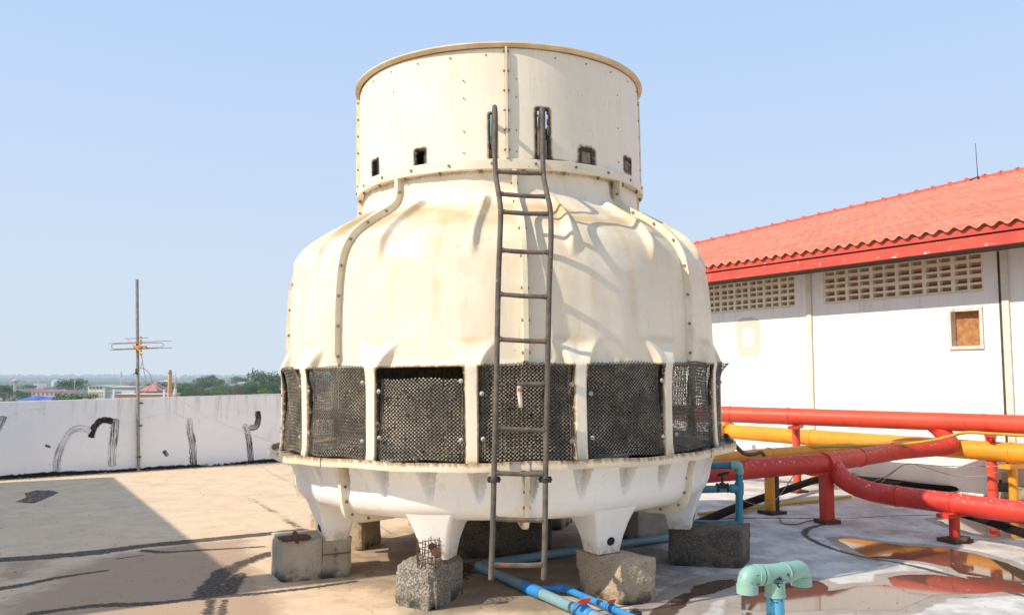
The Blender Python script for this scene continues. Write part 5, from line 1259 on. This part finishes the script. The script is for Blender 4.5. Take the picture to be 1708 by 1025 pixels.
for px in range(300, 486, 9):
    for (ya, yb, da, db) in ((636, 645, 480, 640), (645, 653, 320, 420)):
        ds = rt.uniform(da, db); place_tree(rt.choice(('green', 'green', 'light', 'dry')), px+rt.uniform(-4, 4), rt.uniform(ya, yb), rt.uniform(26, 40), ds, 'one of the massed trees right of the gilded spire', 'massed trees right of the spire')
for px in list(range(-6, 60, 11))+[70, 104, 150, 186, 222, 240, 262, 276]:
    ds = rt.uniform(520, 760); place_tree(rt.choice(('green', 'light', 'dry')), px, rt.uniform(639, 648), rt.uniform(18, 30), ds, 'one of the scattered trees among the low houses on the plain', 'scattered trees among the low houses')
# far tree belts: one mass each
def belt(name, dist, y0, y1, mat, seed, lab, n=2600, x0=-60, x1=700):
    rs = random.Random(seed); mb = MB(); xa, xb = (x0-854)/1400*dist, (x1-854)/1400*dist
    for _ in range(n):
        x = rs.uniform(xa, xb); y = dist*(1+rs.uniform(-.06, .06)); ph = (mn.noise((x/dist*26, seed, 0))+1)/2; top = ay(854, y0+(y1-y0)*(1-ph)*.9, y).z; s = dist*.0022*rs.uniform(.6, 1.5)
        z = top-abs(rs.gauss(0, 1))*dist*.003; 
        mb.add([(x-s, y, z), (x, y+s*.3, z+s*.8), (x+s, y, z), (x, y-s*.3, z-s*1.2)], [(0, 1, 2, 3)])
        if rs.random() < .5: mb.add([(x-s, y+s, GZ), (x+s, y+s, GZ), (x+s, y+s, z), (x-s, y+s, z)], [(0, 1, 2, 3)])
    tag(mb.build(name, mat, org=(0, dist, GZ)), lab, 'trees', kind='stuff')
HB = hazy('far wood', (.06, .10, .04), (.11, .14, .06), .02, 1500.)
belt('near_wood', 620, 645, 655, HB, 1, 'wooded strip of the plain behind the near town trees')
belt('middle_wood', 950, 634, 643, HB, 2, 'blue green hazy wood across the middle of the plain')
belt('far_wood', 1600, 629, 635, HB, 3, 'faint blue wood far across the plain')
belt('distant_wood', 2900, 624, 630, HB, 4, 'barely visible line of woods at the horizon')
# buildings on the plain
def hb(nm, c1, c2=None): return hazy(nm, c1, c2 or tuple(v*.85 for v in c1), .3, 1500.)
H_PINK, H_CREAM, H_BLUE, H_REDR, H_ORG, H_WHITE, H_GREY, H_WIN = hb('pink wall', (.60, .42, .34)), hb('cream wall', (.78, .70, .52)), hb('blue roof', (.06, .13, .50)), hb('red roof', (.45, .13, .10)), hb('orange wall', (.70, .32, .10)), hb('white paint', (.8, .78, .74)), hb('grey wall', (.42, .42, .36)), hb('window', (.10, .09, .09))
def pbox(mb, x0, x1, yt, yb, dist, depth=12):
    a = ay(x0, yt, dist); b = ay(x1, yb, dist); zb = GZ if yb is None else b.z
    mb.box(((a.x+b.x)/2, dist+depth/2, (a.z+zb)/2), (abs(b.x-a.x), depth, abs(a.z-zb)))
def house(name, x0, x1, yt, dist, wall, roof, rtop, label, cat='house', win=0, depth=14, hip=.25, wy=None, group=None):
    a = ay(x0, yt, dist); b = ay(x1, yt, dist); cx = (a.x+b.x)/2; wx = b.x-a.x; r = empty(name, (cx, dist, GZ), label, cat, group)
    mb = MB(); mb.box((cx, dist+depth/2, (a.z+GZ)/2), (wx, depth, a.z-GZ)); mb.build('wall', wall, r)
    rz = ay(x0, rtop, dist).z; o = wx*.04; mb = MB(); h_ = wx*hip
    vs = [(cx-wx/2-o, dist-.6, a.z), (cx+wx/2+o, dist-.6, a.z), (cx+wx/2+o, dist+depth+.6, a.z), (cx-wx/2-o, dist+depth+.6, a.z), (cx-wx/2+h_, dist+depth/2, rz), (cx+wx/2-h_, dist+depth/2, rz)]
    mb.add([(v[0], v[1], v[2]+.02) for v in vs], [(0, 1, 5, 4), (1, 2, 5), (2, 3, 4, 5), (3, 0, 4), (3, 2, 1, 0)]); mb.build('roof', roof, r)
    for k in range(win):
        xc = cx-wx/2+(k+.5)*wx/win; y_ = wy or (yt+6); z1_ = ay(x0, y_, dist).z; z0_ = ay(x0, y_+4.0, dist).z
        mb = MB(); mb.box((xc, dist-.05, (z0_+z1_)/2), (wx/win*.35, .2, abs(z1_-z0_))); mb.build('window', H_WIN, r)
    return r
house('pink_building', 46, 112, 652, 420, H_PINK, H_REDR, 650, 'long pink two storey building with a maroon roof band', 'building', 9, wy=654.5)
house('roof_pavilion', 62, 73, 649, 424, H_PINK, H_REDR, 645, 'small red roofed turret above the pink building', 'building', 1, hip=.45, depth=6)
house('blue_roof_house', 28, 57, 667, 270, H_WHITE, H_BLUE, 660.5, 'house with a bright blue hipped roof nearer the water tower', 'house', 0, hip=.42)
house('blue_roof_house', 64, 98, 667, 272, H_WHITE, H_BLUE, 660, 'house with a bright blue roof half behind the low olive tree', 'house', 0, hip=.42)
cb = house('cream_building', 147, 175, 643, 330, H_CREAM, H_WHITE, 642.7, 'cream three storey building with arched top windows', 'building', 0, depth=16)
for j, (yy, hh) in enumerate(((644.5, 3.6), (653, 3.0), (658, 3.0))):
    for k in range(4 if j == 0 else 6):
        nn_w = 4 if j == 0 else 6; x0 = 149+k*(24/nn_w); a = ay(x0, yy, 330); b = ay(x0+24/nn_w*.5, yy+hh, 330); mb = MB(); mb.box(((a.x+b.x)/2, 329.9, (a.z+b.z)/2), (b.x-a.x, .3, a.z-b.z)); mb.build('window', H_WIN if j == 0 else hb('shutter', (.5, .42, .28)), cb)
gb = house('grey_building', 175.5, 216, 645, 331, H_GREY, H_WHITE, 644, 'plain grey green warehouse joined to the cream building', 'building', 0, depth=18)
mb = MB(); a = ay(176, 651.8, 330.6); b = ay(216, 652.6, 330.6); mb.box(((a.x+b.x)/2, 330.7, (a.z+b.z)/2), (b.x-a.x, .4, a.z-b.z)); mb.build('ledge', H_WHITE, gb)
mb = MB(); a = ay(203, 651, 300); b = ay(224, 657, 300); mb.box(((a.x+b.x)/2, 303, (a.z+GZ)/2), (b.x-a.x, 6, a.z-GZ)); tag(mb.build('white_roof_unit', hb('pale metal', (.62, .68, .70))), 'pale boxy roof unit in front of the grey warehouse', 'building')
ob_ = house('orange_hall', 190, 275, 657, 260, H_ORG, H_WHITE, 656.6, 'low orange hall with white coping just beyond the parapet', 'building', 0, depth=12, hip=.0)
for xx in (190, 274):
    mb = MB(); a = ay(xx, 649, 259); mb.box((a.x, 259, (a.z+GZ)/2), (.55, .55, a.z-GZ)); mb.build('corner_post', H_WHITE, ob_)
house('pink_roof_hall', 228, 262, 652, 300, H_REDR, hb('salmon roof', (.55, .20, .17)), 637, 'hall with a steep salmon pink gable roof behind the aerial', 'building', 0, hip=.62)
# temple column and spire
cd = ay(284, 616, 245); tc_ = empty('orange_column', (cd.x, 245, GZ), 'slim tapering orange brick chimney column beyond the parapet', 'column')
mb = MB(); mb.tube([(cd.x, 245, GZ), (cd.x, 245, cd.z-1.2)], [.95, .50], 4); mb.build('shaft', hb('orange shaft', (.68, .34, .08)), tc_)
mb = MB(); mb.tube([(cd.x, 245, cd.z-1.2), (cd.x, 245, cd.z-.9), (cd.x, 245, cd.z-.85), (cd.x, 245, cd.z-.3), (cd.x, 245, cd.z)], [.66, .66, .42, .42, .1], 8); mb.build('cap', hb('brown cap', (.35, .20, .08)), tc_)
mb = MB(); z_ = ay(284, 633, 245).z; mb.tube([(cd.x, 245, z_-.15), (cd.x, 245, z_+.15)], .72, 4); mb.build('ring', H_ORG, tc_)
sd_ = ay(293.5, 617, 245); spi = empty('temple_spire', (sd_.x, 245, GZ), 'gilded temple spire on a white and orange base beside the orange column', 'spire')
def zz2(y): return ay(293.5, y, 245).z
mb = MB(); mb.tube([(sd_.x, 245, zz2(648)), (sd_.x, 245, zz2(640)), (sd_.x, 245, zz2(630)), (sd_.x, 245, zz2(617))], [.42, .2, .12, .03], 8)
for yy in (645, 642, 639, 636, 633): mb.tube([(sd_.x, 245, zz2(yy)-.1), (sd_.x, 245, zz2(yy)+.1)], .36*(yy-615)/30, 8)
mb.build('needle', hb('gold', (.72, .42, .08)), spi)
mb = MB(); mb.tube([(sd_.x, 245, zz2(656)), (sd_.x, 245, zz2(648))], [.55, .45], 8); mb.build('drum', H_WHITE, spi)
mb = MB(); mb.tube([(sd_.x, 245, GZ), (sd_.x, 245, zz2(659)), (sd_.x, 245, zz2(658.8)), (sd_.x, 245, zz2(656))], [.9, .75, .7, .55], 8); mb.build('base', H_ORG, spi)
# water tower
wt = ay(26, 630, 420); wtr = empty('water_tower', (wt.x, 420, GZ), 'pinkish concrete mushroom water tower on the left of the plain', 'water tower')
def wz(y): return ay(26, y, 420).z
mb = MB(); mb.tube([(wt.x, 420, GZ), (wt.x, 420, wz(641))], .75, 12); mb.build('shaft', H_PINK, wtr)
mb = MB(); mb.smooth = True; mb.lathe([(.75, wz(642)), (1.0, wz(637.5)), (1.7, wz(635.5)), (1.75, wz(634.3)), (1.1, wz(632)), (.3, wz(631)), (.15, wz(630)), (0, wz(630))], (wt.x, 420, 0), 20); mb.build('tank', hb('tank grey', (.45, .42, .36)), wtr)
# phone mast
pm = ay(202, 619, 340); pmr = empty('phone_mast', (pm.x, 340, GZ), 'thin phone mast with white antenna panels above the grey warehouse', 'mast')
mb = MB(); mb.tube([(pm.x, 340, GZ), (pm.x, 340, pm.z)], .22, 6); mb.build('pole', H_GREY, pmr)
for k in range(3):
    mb = MB(); a = k*2.1; mb.box((pm.x+.35*math.cos(a), 340+.35*math.sin(a), pm.z-1.3), (.30, .2, 1.5)); mb.build('antenna_panel', H_WHITE, pmr)
mb = MB(); c_ = ay(125, 632, 430); mb.tube([(c_.x, 430, GZ), (c_.x, 430, c_.z)], .14, 5); mb.box((c_.x, 430, c_.z-.9), (.6, .3, 1.4)); tag(mb.build('radio_mast', H_GREY), 'thin pale radio mast in front of the big rounded tree', 'mast')
c_ = ay(421.5, 613, 900); mb = MB(); mb.tube([(c_.x, 900, GZ), (c_.x, 900, c_.z)], [1.3, .8], 8); tag(mb.build('factory_chimney', hb('dark stack', (.2, .13, .11))), 'thin dark factory chimney over the far trees', 'chimney')
rs = random.Random(4)
for i, (x, y, wd_, ds, m_) in enumerate(((88, 635, 5, 900, H_WHITE), (104, 636, 5, 1000, H_PINK), (60, 639, 8, 800, H_WHITE), (272, 636, 14, 700, H_PINK), (310, 641, 9, 650, H_WHITE), (322, 643, 10, 620, H_BLUE), (345, 648, 7, 520, H_WHITE), (352, 640, 10, 700, H_GREY), (395, 634, 8, 800, H_CREAM), (402, 638, 7, 750, H_PINK), (330, 637, 8, 850, H_WHITE), (212, 638, 8, 700, H_REDR), (295, 628, 10, 1600, H_WHITE), (335, 626.5, 22, 2200, H_WHITE), (366, 636, 9, 800, H_WHITE))):
    house('far_house', x-wd_/2, x+wd_/2, y, ds, m_, H_REDR if i % 3 else H_WHITE, y-2, 'tiny hazy house among the far trees of the plain', 'house', 0, group='far houses on the plain')
print('objects', len(bpy.data.objects), 'verts', sum(len(m.vertices) for m in bpy.data.meshes))
